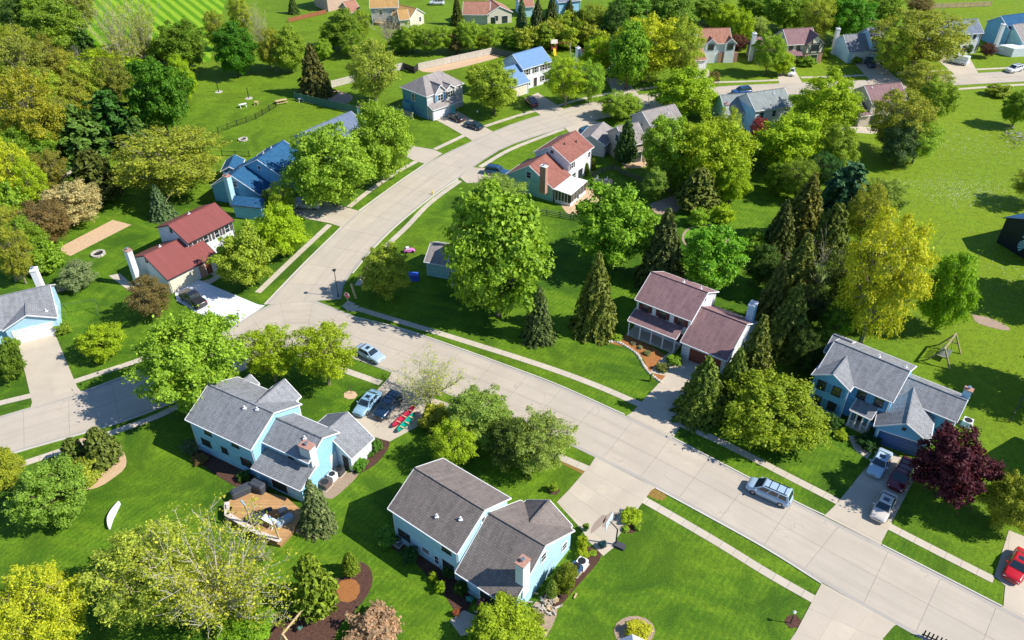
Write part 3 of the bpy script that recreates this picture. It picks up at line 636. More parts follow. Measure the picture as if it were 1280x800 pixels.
g2=Blk((439.2,573.5),(467.3,547.6),2.6,7.4,2.3); gable(h,g2,S_WHITE,R_GREY); garage(h,g2,'b',3.7,4.8); door(h,g2,'a',1.2,.9,2.1,M_DBROWN)
S_TRUE=lines('true_blue_siding',(0.17,0.47,0.76),0.2,0.82)
# H3 right
h=house('bright blue two-storey house with grey roof, white porch and blue garage on the right')
b=Blk((1021.5,473.5),(1116.2,503),5.2,8.7,2.1); 
b=Blk((1022,462.5),(1116.2,503),5.2,8.7,2.0); rebase(h,b); gable(h,b,S_TRUE,R_GREY); vents(h,b,[(5.4,5.2),(8.6,5.4)])
win(h,b,'n',b.L-3.6,4.1,.9,1.2,M_BLSH,M_DBROWN); win(h,b,'n',b.L-1.5,4.1,.9,1.2,M_BLSH,M_DBROWN); door(h,b,'n',b.L-3.0,1.1,2.1,M_DBROWN); win(h,b,'n',b.L-1.4,1.6,.9,1.3,None,M_DBROWN)
c1=b.cross('n',-0.2,4.6,1.3,1.4); gable(h,c1,S_TRUE,R_GREY)
for z_ in (4.1,1.6):
    win(h,c1,'a',3.4,z_,.9,1.25,M_BLSH,M_DBROWN)
    if z_>3: win(h,c1,'a',1.5,z_,.9,1.25,M_BLSH,M_DBROWN)
    else: win(h,c1,'a',1.5,z_,.9,1.25,M_BLSH,M_DBROWN)
w1=Blk((1119,495.5),(1196.2,527.5),3.7,5.6,1.4); gable(h,w1,S_TRUE,R_GREY); win(h,w1,'n',1.3,2.9,1.1,1.2,None,M_DBROWN)
chimney(h,1211,487,0,.9,.7,2.5,6.0,S_SKY,R(-38)); win(h,w1,'b',2.6,1.6,1.2,1.2)
g3=Blk(0,0,2.7,6.3,1.9,raw=(lambda a,c:(Vector((c.x,c.y,0)),Vector((-(c-a).normalized().y,(c-a).normalized().x,0)),7.0))(at(1093,532.5,2.7),at(1162.5,555,2.7)))
g3.W=(at(1093,532.5,2.7)-at(1162.5,555,2.7)).length; g3.sl=1.9/(g3.W/2); gable(h,g3,S_TRUE,R_GREY); garage(h,g3,'a',g3.W/2,4.8,mat=simple('navy_door',(0.03,0.10,0.27),0.5,0.05))
m=MB(); o_,r_,n_=frame(g3,'a',g3.W/2); obox(m,o_,r_,n_,0,3.5,.45,.45,0,.06); m.build('gable_vent',M_DBROWN,h)
P_,L_=shed(h,(1062.5,512),(1089,524.5),2.7,2.3,3.5,R_GREY,posts=4)
m=MB()
for s0,s1 in ((.2,L_*.35),(L_*.66,L_-.2)):
    m.bar(P_(s0,.2,1.0),P_(s1,.2,1.0),.07); m.bar(P_(s0,.2,.3),P_(s1,.2,.3),.07)
    k=s0+.15
    while k<s1: m.bar(P_(k,.2,.3),P_(k,.2,1.0),.045); k+=.22
m.build('porch_railing',M_WHITE,h)
m=MB(); m.hexa([P_(0,0,0),P_(L_,0,0),P_(L_,2.3,0),P_(0,2.3,0)],[P_(0,0,.2),P_(L_,0,.2),P_(L_,2.3,.2),P_(0,2.3,.2)]); m.build('porch_floor',M_WALK,h)
b2=Blk((1030,439),(1054,449),4.9,4.6,1.4); gable(h,b2,S_TRUE,R_GREY)
# H4
h=house('white house with mauve-brown roof, long front porch and rust garage door between the spruces')
b=Blk((793.8,374),(864.7,401.6),5.2,8.7,2.3); rebase(h,b); gable(h,b,S_WHITE,R_MAUVE); vents(h,b,[(4.6,5.4),(7.4,5.0)])
for s_ in (1.6,4.3,7.1): win(h,b,'n',s_,4.2,1.0,1.2,M_BRSH,M_BRSH)
for s_ in (2.5,6.6): win(h,b,'n',s_,1.5,1.2,1.3,M_BRSH,M_BRSH)
door(h,b,'n',8.1,1.0,2.1,M_REDDOOR); win(h,b,'b',4.3,6.2,.45,.6,grid=False)
P_,L_=shed(h,(784.6,400.3),(845,424),2.7,2.4,3.5,R_MAUVE,posts=5)
m=MB(); m.hexa([P_(0,0.1,0),P_(L_,.1,0),P_(L_,2.4,0),P_(0,2.4,0)],[P_(0,.1,.18),P_(L_,.1,.18),P_(L_,2.4,.18),P_(0,2.4,.18)]); m.build('porch_floor',M_WALK,h)
w1=Blk((850.6,426.9),(909,451),2.8,10.4,2.9); gable(h,w1,S_WHITE,R_MAUVE); garage(h,w1,'n',3.7,4.6,mat=M_REDDOOR)
chimney(h,941.5,380,0,.9,1.3,2,6.8,S_SKY,R(-36),cap=False)
# H5
h=house('white house with red metal roofs, beige garage door and grey shutters on the left')
b=Blk((234.6,304.2),(292.6,275.1),5.2,8.4,1.85); rebase(h,b); gable(h,b,S_WHITE,R_METAL,M_DBROWN)
for s_ in (1.4,3.4,5.5,7.5): win(h,b,'n',s_,4.15,.8,1.25,M_GRSH)
win(h,b,'n',7.4,1.5,1.4,1.3,M_GRSH); vents(h,b,[(4.5,5.2)]); win(h,b,'a',4.2,6.0,.4,.6,fr=M_DBROWN,grid=False)
w1=Blk((209.1,350.1),(271.8,318.6),2.8,10.3,2.35); gable(h,w1,S_WHITE,R_METAL,M_DBROWN)
garage(h,w1,'n',2.7,4.7,mat=M_CREAM); door(h,w1,'n',7.2,1.0,2.1,M_REDDOOR); vents(h,w1,[(3.4,6.3)])
win(h,w1,'a',5.2,4.2,.4,.6,fr=M_DBROWN,grid=False)
o_,r_,n_=frame(w1,'n',6.0); m=MB(); obox(m,o_,r_,n_,0,1.25,.9,2.4,-.1,.25); m.build('brick_pier',M_CAPB,h)
chimney(h,159.5,313,0,.8,1.1,0,6.3,M_WHITE,R(53))
# H6
h=house('pale blue house with grey roof and white double garage door at the left edge')
B0=at(71.5,394.6,2.9); A0=at(3.3,411.2,2.9); A1=A0+(A0-B0)*0.9; u_=(B0-A0).normalized(); u_.z=0
b=Blk(0,0,2.9,8.8,2.6,raw=(Vector((A1.x,A1.y,0)),u_,(B0-A1).length)); rebase(h,b); gable(h,b,S_SKY,R_GREY)
Lg=(B0-A0).length; c1=b.cross('n',b.L-Lg,b.L,0.5,1.6); gable(h,c1,S_SKY,R_GREY); garage(h,c1,'a',c1.W/2,5.0); vents(h,c1,[(1.4,1.2)])
chimney(h,42,337,0,.8,1.2,0,6.8,M_WHITE,R(15),cap=False); vents(h,b,[(6,4.6)])
# H7 navy
h=house('deep blue house with navy roofs, small solar-dark porch roof and chimney on the left')
b=Blk((350,219),(382,194),5.2,8.6,2.4); rebase(h,b); gable(h,b,S_DBLUE,R_NAVY)
win(h,b,'n',2.5,4.0,.9,1.2); win(h,b,'n',5.0,4.0,.9,1.2); vents(h,b,[(3,4.9),(5.5,4.9)]); win(h,b,'a',4.3,5.9,.6,.6,grid=False)
w1=Blk((324.7,243.5),(355,218.5),2.9,10.4,3.0); gable(h,w1,S_DBLUE,R_NAVY); win(h,w1,'a',5.2,4.2,1.5,1.1,fr=M_WHITE)
shed(h,(288.5,256),(326,260),2.7,1.8,3.6,R_NAVY,trim=M_DBROWN)
a_=at(288.5,256,2.7); b_=at(326,260,2.7); u_=(b_-a_).normalized(); v_=Vector((-u_.y,u_.x,0)); m=MB(); q=[a_+u_*.2+v_*.3,b_-u_*.2+v_*.3,b_-u_*.2+v_*1.9,a_+u_*.2+v_*1.9]
m.hexa([(p.x,p.y,0) for p in q],[(q[0].x,q[0].y,2.6),(q[1].x,q[1].y,2.6),(q[2].x,q[2].y,3.3),(q[3].x,q[3].y,3.3)]); m.build('wall',S_DBLUE,h)
chimney(h,283.5,220,0,.9,1.2,0,6.0,S_SKY,R(50))
b2=Blk((299,214),(306,199),2.9,3.5,1.0); gable(h,b2,S_DBLUE,R_NAVY)
# H7c
h=house('house with slate-blue roof mostly hidden behind the bright maples')
b=Blk((402,184),(459,158),5.0,8.4,2.2); rebase(h,b); gable(h,b,S_WHITE,R_BLUGR); chimney(h,451,134,0,.9,.9,2,8.0,S_SKY,R(45)); win(h,b,'n',6,3.9); win(h,b,'n',9,3.9)
w1=Blk((398,196),(424,186),2.8,8,2); gable(h,w1,S_SKY,R_BLUGR)
# H8 hip
h=house('two-storey house with taupe hip roof, teal side wall and white garage door')
b=Blk((533,121),(580,103.5),5.4,8.8,2.6); rebase(h,b); gable(h,b,S_DTEAL,R_TAUPE,hip=3.2)
m=MB(); o_,r_,n_=frame(b,'n',b.L/2); obox(m,o_,r_,n_,0,2.65,b.L-.75,5.3,-.05,.04); m.build('front_wall',S_GREY,h)
c1=b.cross('n',2.2,5.6,.4,1.7); gable(h,c1,S_GREY,R_TAUPE); win(h,c1,'a',1.7,4.2,1.5,1.3,M_BLSH)
c1=b.cross('n',5.0,8.2,.7,1.1); gable(h,c1,S_GREY,R_TAUPE); win(h,c1,'a',1.6,4.3,1.4,1.3,M_GRSH)
win(h,b,'n',9.3,4.3,1.2,1.4); win(h,b,'n',9.3,1.6,1.2,1.5); win(h,b,'n',1.2,4.5,.9,.4); win(h,b,'a',4.6,4.0,.9,1.5)
shed(h,(541,138),(577,126),2.6,2.6,3.7,R_TAUPE)
g1=Blk((541,138),(566,129),2.6,4,0.4); m=MB(); o_,r_,n_=frame(g1,'n',2.6)
m.hexa([g1.p(.2,.35,0),g1.p(g1.L,.35,0),g1.p(g1.L,2.8,0),g1.p(.2,2.8,0)],[g1.p(.2,.35,2.5),g1.p(g1.L,.35,2.5),g1.p(g1.L,2.8,3.3),g1.p(.2,2.8,3.3)]); m.build('wall',S_GREY,h)
garage(h,g1,'n',2.7,4.4); door(h,g1,'n',6.0,1.0,2.0,simple('aqua_door',(0.1,0.55,0.55),.5,.05))
m=MB(); o_,r_,n_=frame(b,'a',6.4); obox(m,o_,r_,n_,0,1.3,2.2,2.6,0,.9); m.build('side_bay',S_DTEAL,h)
# H9
h=house('white and teal house with red-brown shingle roof and a white flat-roofed sunroom')
b=Blk((712.7,204),(742.3,183.3),5.2,8.2,2.3); rebase(h,b); gable(h,b,S_WHITE,R_RED); vents(h,b,[(3,3.2),(6,2.4)],M_DBROWN)
win(h,b,'n',1.4,4.1,.8,1.1,M_GRSH); win(h,b,'n',2.2,1.6,1.2,1.2); win(h,b,'n',7.6,3.9,.8,1.0); door(h,b,'n',4.6,1.6,2.0,glass=True); win(h,b,'a',4.1,6.3,.4,.4,fr=M_DBROWN,grid=False)
w1=Blk((691.7,236.2),(714.2,219),2.8,10.5,3.2); gable(h,w1,S_TEAL,R_RED); win(h,w1,'a',5.4,4.0,.9,1.2)
chimney(h,680,208,0,.8,1.2,2,7.2,M_CAPB,R(56),cap=False)
q=[at(713.5,243.7,2.5),at(734.5,225.7,2.5),at(715,220.5,2.8),at(692.5,236.2,2.8)]
m=MB(); m.slab([(p.x,p.y,p.z) for p in q],.14); sr=m.build('sunroom_roof',simple('sunroom_white',(0.85,0.86,0.85),.5,.03),h)
cc=sum(q,Vector())/4; qi=[cc+(p-cc)*.93 for p in q]; m=MB(); m.hexa([(p.x,p.y,0) for p in qi],[(p.x,p.y,.6) for p in qi]); m.build('sunroom_base',M_WHITE,h)
m=MB(); qg=[cc+(p-cc)*.90 for p in q]; m.hexa([(p.x,p.y,.6) for p in qg],[(p.x,p.y,2.38) for p in qg]); m.build('sunroom_glazing',M_GLASS,h)
for i in (0,1,3):
    a,c=qi[i],qi[(i+1)%4]
    for k in range(6):
        p=a.lerp(c,k/5); m=MB(); m.box((p.x,p.y,1.5),(.1,.1,1.78)); m.build('mullion',M_WHITE,h)
# H10
h=house('teal-walled house with a small taupe roof half hidden under the large green maple')
w1=Blk((530,327),(562,332.5),2.8,6.2,1.7); rebase(h,w1); gable(h,w1,S_TEAL,R_TAUPE)
b=Blk((560,325),(612,336),5.2,8.4,2.2); gable(h,b,S_TEAL,R_TAUPE); win(h,b,'n',2,3.8); win(h,b,'n',6,3.8); win(h,b,'n',3,1.4,1.4,1.2)
chimney(h,572,285,0,.9,.9,2,7.6,S_GREY,R(-10))
# H11
h=house('white two-storey house with bright blue roof and dark red car in front')
b=Blk((653.8,86.9),(690.2,76.2),5.2,7.8,2.5); rebase(h,b); gable(h,b,S_WHITE,R_BLUE)
for s_ in (1.6,4.2,6.7,8.4): win(h,b,'n',s_,4.1,.8,1.2,M_TEALSH if False else M_GRSH)
for s_ in (1.6,6.7,8.4): win(h,b,'n',s_,1.5,.8,1.2,M_GRSH)
door(h,b,'n',4.2,1.0,2.1,M_DBROWN)
w1=Blk((628,112.5),(662.5,101.9),2.9,9.2,2.9); gable(h,w1,S_WHITE,R_BLUE); garage(h,w1,'n',5.2,4.6,mat=M_CREAM)
# H20
h=house('small house with orange roof and white chimney behind the yellow-green tree')
b=Blk((738,84),(775,76),2.9,9.0,2.9); rebase(h,b); gable(h,b,S_SKY,R_ORANGE); chimney(h,723,60,0,.9,1.2,0,6.8,M_WHITE,R(30),cap=False)
c1=b.cross('f',5,9,1,1.8); gable(h,c1,S_SKY,R_ORANGE)
# H12
h=house('grey house with taupe and mauve-brown roofs beside the blue car, above the evergreen')
b=Blk((815,160.6),(855.6,151),5.0,7.6,2.2); rebase(h,b); gable(h,b,S_GREY,R_TAUPE); vents(h,b,[(5.5,2.2)])
w1=Blk((782,183),(809,177.5),4.2,7.6,2.6); gable(h,w1,S_BEIGE,R_TAUPE); win(h,w1,'a',3.6,4.4,1.3,1.3); door(h,w1,'n',3.2,1.8,2.1,glass=True); vents(h,w1,[(1.6,2.9),(5.4,3.2)],M_DBROWN)
g1=Blk((757,182),(772,165),2.7,6.4,1.6); gable(h,g1,S_GREY,R_TAUPE)
# H13
h=house('white and blue house with grey-green roof on the near side of the top street')
b=Blk((944.4,138.8),(991.3,131.9),5.2,8.0,2.4); rebase(h,b); gable(h,b,S_WHITE,R_GREYG,S_BLUE and M_WHITE); vents(h,b,[(6,3.0)])
m=MB(); o_,r_,n_=frame(b,'a',4.0); obox(m,o_,r_,n_,0,2.6,7.2,5.1,-.05,.05); m.build('side_wall',S_BLUE,h)
for s_ in (2,5,8): win(h,b,'n',s_,3.9,.9,1.2)
for s_ in (2,6.5): win(h,b,'n',s_,1.5,1.6,1.2)
w1=Blk((907,143),(938,141),3.4,8.6,2.6); gable(h,w1,S_TEAL,R_GREYG); chimney(h,908.5,130,0,.8,1.1,0,6.4,M_WHITE,R(8))
# H14
h=house('beige house with mauve roof between tall trees at the upper right')
b=Blk((1090,129.3),(1136,125),5.2,8.0,2.4); rebase(h,b); gable(h,b,S_BEIGE,R_MAUVE)
win(h,b,'n',2.4,3.9,1.4,1.2,fr=M_DBROWN); win(h,b,'n',2.0,1.4,2.0,1.4,fr=M_DBROWN); win(h,b,'n',8,3.9,1.1,1.2); vents(h,b,[(1.5,3.4),(6,2.6)])
w1=Blk((1076,145),(1090,143.5),2.7,6,1.6); gable(h,w1,S_BEIGE,R_MAUVE)
# H15
h=house('orange-roofed house with two small front dormers and brick lower storey at the top')
b=Blk((873.3,54.9),(915.8,54),5.0,8.0,2.6); rebase(h,b); gable(h,b,S_WHITE,R_ORANGE)
for s_ in (1.8,6.8):
    c1=b.cross('n',s_,s_+3.0,.3,1.3); gable(h,c1,S_WHITE,R_ORANGE); win(h,c1,'a',1.5,4.2,1.4,1.4,fr=M_DBROWN)
m=MB(); o_,r_,n_=frame(b,'n',8.2); obox(m,o_,r_,n_,0,1.3,5.0,2.6,-.05,.25); m.build('brick_wall',M_CAPB,h)
w1=Blk((866,76),(884,74.5),2.8,7,1.8); gable(h,w1,S_CREAM,R_ORANGE); garage(h,w1,'n',2.4,3.0)
# H16
h=house('half-timbered cream house with mauve roof and brick base at the top right')
b=Blk((984.8,56.2),(1022,54),5.0,8.0,2.7); rebase(h,b); gable(h,b,S_CREAM,R_MAUVE)
c1=b.cross('n',4.6,9.9,.9,2.4); gable(h,c1,M_CREAM,R_MAUVE,M_DBROWN); win(h,c1,'a',2.6,4.1,1.6,1.4,fr=M_DBROWN); win(h,c1,'a',2.7,1.5,2.2,1.4,fr=M_DBROWN)
o_,r_,n_=frame(c1,'a',c1.W/2); m=MB()
P2=lambda x,z:Vector((*(o_+r_*x+n_*.05)[:2],z))
for a,c in (((-2.3,2.8),(2.3,2.8)),((-1.9,4.9),(-1.0,2.9)),((-2.3,4.6),(-1.2,5.6)),((1.9,4.9),(1.0,2.9)),((2.3,4.6),(1.2,5.6)),((-1.0,2.8),(-1.0,6.0)),((1.0,2.8),(1.0,6.0)),((-2.3,2.8),(-2.3,4.9)),((2.3,2.8),(2.3,4.9)),((-1.2,5.2),(1.2,5.2))): m.bar(P2(*a),P2(*c),.16)
m.build('timber_framing',M_DBROWN,h); m=MB(); obox(m,o_,r_,n_,-1.9,1.3,1.0,2.6,0,.06); obox(m,o_,r_,n_,1.95,1.3,1.0,2.6,0,.06); m.build('brick_wall',M_CAPB,h)
for s_ in (1.2,3.2): win(h,b,'n',s_,4.0,.9,1.3,None,M_DBROWN)
shed(h,(984,70),(1004,69.5),2.7,2.2,3.5,R_MAUVE,posts=2,trim=M_DBROWN)
w1=Blk((950,68),(985,66),2.8,8.6,3.0); gable(h,w1,S_CREAM,R_MAUVE); chimney(h,943.5,42,0,.9,1.1,0,6.9,M_WHITE,0,cap=False)
# H17
h=house('pale blue house with grey-blue roof half hidden by the olive tree, chimney at its left')
b=Blk((1090,52.6),(1132,51),5.2,7.6,2.4); rebase(h,b); gable(h,b,S_SKY,R_GREY)
for s_ in (1.5,4,6.5): win(h,b,'n',s_,4.0,.8,1.1)
w1=Blk((1061.5,65.5),(1091,64),2.9,9.6,3.0); gable(h,w1,S_SKY,R_GREY); garage(h,w1,'n',3.4,4.6); chimney(h,1048,36,0,.9,1.1,0,6.6,M_WHITE,0,cap=False)
shed(h,(1091,65),(1116,64),2.8,2.0,3.5,R_GREY,posts=4)
# H18
h=house('white colonial house with slate roof, dark windows and a wide white garage door')
b=Blk((1192.3,43.7),(1230,41.1),5.4,7.8,2.5); rebase(h,b); gable(h,b,S_WHITE,R_SLATE)
for s_ in (1,2.9,4.8,6.7,8.6): win(h,b,'n',s_,4.5,.6,1.2,None,M_DBROWN)
for s_ in (1,2.9,6.7,8.6): win(h,b,'n',s_,1.6,.6,1.4,None,M_DBROWN)
door(h,b,'n',4.8,1.2,2.2,M_DBROWN)
w1=Blk((1162,60.5),(1194.6,57.8),2.9,8.4,2.7); gable(h,w1,S_WHITE,R_SLATE); garage(h,w1,'n',4.4,5.2)
# H19
h=house('teal-gabled house with taupe roof cut by the top right edge')
b=Blk((1278.5,53),(1320,48),3.0,9.6,3.2); rebase(h,b); gable(h,b,S_TEAL,R_TAUPE); chimney(h,1254.5,30.5,0,.8,1.0,0,7.4,M_WHITE,0,cap=False)
m=MB(); a,c=at(1249,56,2.2),at(1268,61,2.2); m.bar((a.x,a.y,1.1),(c.x,c.y,1.1),.2); m.hexa([(a.x,a.y,0),(c.x,c.y,0),(c.x+6,c.y+1,0),(a.x+6,a.y+1,0)],[(a.x,a.y,2.2),(c.x,c.y,2.2),(c.x+6,c.y+1,2.2),(a.x+6,a.y+1,2.2)]); m.build('wall',S_WHITE,h)
b2=Blk((1262,37),(1300,32),5,8,2.4); gable(h,b2,S_DBLUE,R_NAVY)
# top row
h=house('tan-pink house at the top edge left of the deck, with orange lower roof')
b=Blk((407,-8),(438,-14),5.4,9,2.4); rebase(h,b); gable(h,b,S_TAN,R_ORANGE); w1=Blk((437,16),(452,13),2.8,7,2.2); gable(h,w1,S_TAN,R_ORANGE)
h=house('house with golden-tan roof and wooden deck at the top')
b=Blk((462,10),(498,9),4.8,8,2.6); rebase(h,b); gable(h,b,S_GREY,R_GOLD); win(h,b,'n',3,3.4); win(h,b,'n',7,3.4)
w1=Blk((529.5,17.5),(537,8),2.8,6.8,2.0,oe=.3); 
w1=Blk((499,25),(512,24),2.8,6.2,2.0); gable(h,w1,S_CREAM,R_GOLD)
c1=Blk(0,0,2.8,6.4,2.2,raw=(lambda a,c:(Vector((c.x,c.y,0)),Vector((-(c-a).normalized().y,(c-a).normalized().x,0)),7.0))(at(512,24,2.8),at(531,16.5,2.8))); c1.W=(at(512,24,2.8)-at(531,16.5,2.8)).length; c1.sl=2.2/(c1.W/2); gable(h,c1,S_CREAM,R_GOLD); win(h,c1,'a',c1.W*.3,1.6,.9,1.2)
q=polyw([(468,31),(504,36),(513,31),(478,27)]); m=MB(); m.hexa([(p.x,p.y,.1) for p in q],[(p.x,p.y,.7) for p in q]); m.build('deck',M_WOOD,h)
m=MB()
for i in range(4):
    a,c=q[i],q[(i+1)%4]
    m.bar((a.x,a.y,1.6),(c.x,c.y,1.6),.1)
    for k in range(9): p=a.lerp(c,k/8); m.bar((p.x,p.y,.7),(p.x,p.y,1.6),.08)
m.build('deck_railing',M_TIMBER,h)
h=house('low house with rust-brown roof and cream gable at the top centre')
b=Blk((578,18),(612,18.5),2.9,8.0,2.6); rebase(h,b); gable(h,b,S_CREAM,R_ORANGE); door(h,b,'n',8.5,2.0,2.0,glass=True)
c1=Blk(0,0,3.0,7,2.0,raw=(lambda a,c:(Vector((c.x,c.y,0)),Vector((-(c-a).normalized().y,(c-a).normalized().x,0)),8.0))(at(608,18.5,3),at(641,15,3))); c1.W=(at(608,18.5,3)-at(641,15,3)).length; c1.sl=2.0/(c1.W/2); gable(h,c1,S_CREAM,R_ORANGE); win(h,c1,'a',c1.W*.62,1.7,.9,1.1,fr=M_DBROWN); door(h,c1,'a',c1.W*.3,1.8,2.0,glass=True)
h=house('house with rust roof glimpsed between the dark conifers at the top')
b=Blk((650,9),(668,8),3.0,8,2.6); rebase(h,b); gable(h,b,S_SKY,R_ORANGE)
h=house('house with dark roof and blue wall at the very top, right of the dark conifers')
b=Blk((698,3),(727,0),4.8,8,2.4); rebase(h,b); gable(h,b,S_BLUE,R_SLATE)
# right-edge dark building
h=empty('barn',(0,0,0),label='dark building with navy roof and pale lettering on its end wall at the right edge',cat='building')
A0=at(1262,268,4.6); b=Blk(0,0,4.6,9.0,2.0,raw=(Vector((A0.x+1.6,A0.y-9.5,0)),Vector((math.cos(R(20)),math.sin(R(20)),0)),12)); rebase(h,b); M_DARKW=simple('dark_wall',(0.012,0.02,0.03),.6,.05); gable(h,b,M_DARKW,R_NAVY,M_DARKW)
def text3d(txt,size,o,r,n,x,z,mat,parent,depth=.02,name='lettering'):
    c=bpy.data.curves.new(name,'FONT'); c.body=txt; c.size=size; c.extrude=depth; c.align_x='CENTER'; c.align_y='CENTER'
    to=bpy.data.objects.new(name,c); COL.link(to); bpy.context.view_layer.update(); me=bpy.data.meshes.new_from_object(to); bpy.data.objects.remove(to)
    M=Matrix.Identity(4); M.col[0][:3]=r; M.col[1][:3]=(0,0,1); M.col[2][:3]=n; p=o+r*x+n*.04; M.translation=Vector((p.x,p.y,z))-(parent.location if parent.parent is None else parent.parent.location+parent.location)
    me.transform(M); me.materials.append(mat); t=bpy.data.objects.new(name,me); COL.link(t); t.parent=parent; return t
M_LET=simple('pale_lettering',(0.35,0.60,0.72),.5,.03)
o_,r_,n_=frame(b,'a',4.6); text3d('BL',1.0,o_,r_,n_,0.6,4.2,M_LET,h); text3d('BU',.6,o_,r_,n_,0.2,3.3,M_LET,h)
m=MB()
for k in range(6):
    a=R(100+k*26); c=Vector((0.9,1.8)); d1=Vector((math.cos(a-.16),math.sin(a-.16)))*1.25; d2=Vector((math.cos(a+.16),math.sin(a+.16)))*1.25
    m.hexa([Vector((*(o_+r_*x+n_*.03)[:2],z)) for x,z in ((c.x,c.y),(c.x+d1.x,c.y+d1.y),(c.x+d2.x,c.y+d2.y))],[Vector((*(o_+r_*x+n_*.06)[:2],z)) for x,z in ((c.x,c.y),(c.x+d1.x,c.y+d1.y),(c.x+d2.x,c.y+d2.y))])
m.build('fan_emblem',M_LET,h)

bed([(802,616),(818,609),(834,617),(826,626)],simple('dry_grass',(0.30,0.19,0.04),1,.3,6,bs=.4),'scorched orange-brown patch of grass at the driveway corner',z=.02)
bed([(704,572),(740,590),(736,596),(715,586),(700,578)],MATS['dry_grass'],'dry tan strip of grass along the sidewalk under the grey-green trees',z=.02)
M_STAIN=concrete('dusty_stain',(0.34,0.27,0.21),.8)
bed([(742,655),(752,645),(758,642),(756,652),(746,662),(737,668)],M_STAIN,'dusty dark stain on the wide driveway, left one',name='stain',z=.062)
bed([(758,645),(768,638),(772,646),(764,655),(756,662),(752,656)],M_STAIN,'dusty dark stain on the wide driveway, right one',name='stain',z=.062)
h=house('pale blue house just outside the right edge whose gable shadow falls on the meadow')
A0=at(1306,606); b=Blk(0,0,4.5,8.5,2.2,raw=(Vector((A0.x,A0.y,0)),Vector((math.cos(R(-38)),math.sin(R(-38)),0)),10)); rebase(h,b); gable(h,b,S_BLUE,R_GREY); win(h,b,'a',4.2,3.2)
# ---------------------------------------------------------------- trees
nr=np.random.RandomState(5)
def leafmesh(name,cen,nrm,size,asp=1.0,flat=0.0):
    """one small four-sided leaf clump per centre; nrm = preferred outward normal"""
    n=len(cen); r=nr.normal(size=(n,3)); N=nrm*(1.0)+r*(0.55); N/=np.linalg.norm(N,axis=1)[:,None]
    T=nr.normal(size=(n,3)); T-=N*(T*N).sum(1)[:,None]; T/=np.linalg.norm(T,axis=1)[:,None]; B=np.cross(N,T)
    s=(size*(0.5+1.25*nr.rand(n)**2))[:,None]; k=0.18*s*N
    V=np.stack([cen-T*s*asp,cen-B*s*0.62+k,cen+T*s*asp,cen+B*s*0.62+k],1).reshape(-1,3)
    me=bpy.data.meshes.new(name); me.vertices.add(4*n); me.vertices.foreach_set('co',V.ravel())
    me.loops.add(4*n); me.loops.foreach_set('vertex_index',np.arange(4*n,dtype=np.int32))
    me.polygons.add(n); me.polygons.foreach_set('loop_start',np.arange(0,4*n,4,dtype=np.int32))
    me.update(calc_edges=True); return me
def sph(n):
    d=nr.normal(size=(n,3)); return d/np.linalg.norm(d,axis=1)[:,None]
def trunkmesh(name,segs,mat):
    m=MB()
    for a,b,r0,r1 in segs: m.tube(a,b,r0,r1,5,False)
    me=bpy.data.meshes.new(name); me.from_pydata(m.v,[],m.f); me.polygons.foreach_set('use_smooth',[True]*len(me.polygons)); me.materials.append(mat); me.update(); return me
PROTO={}
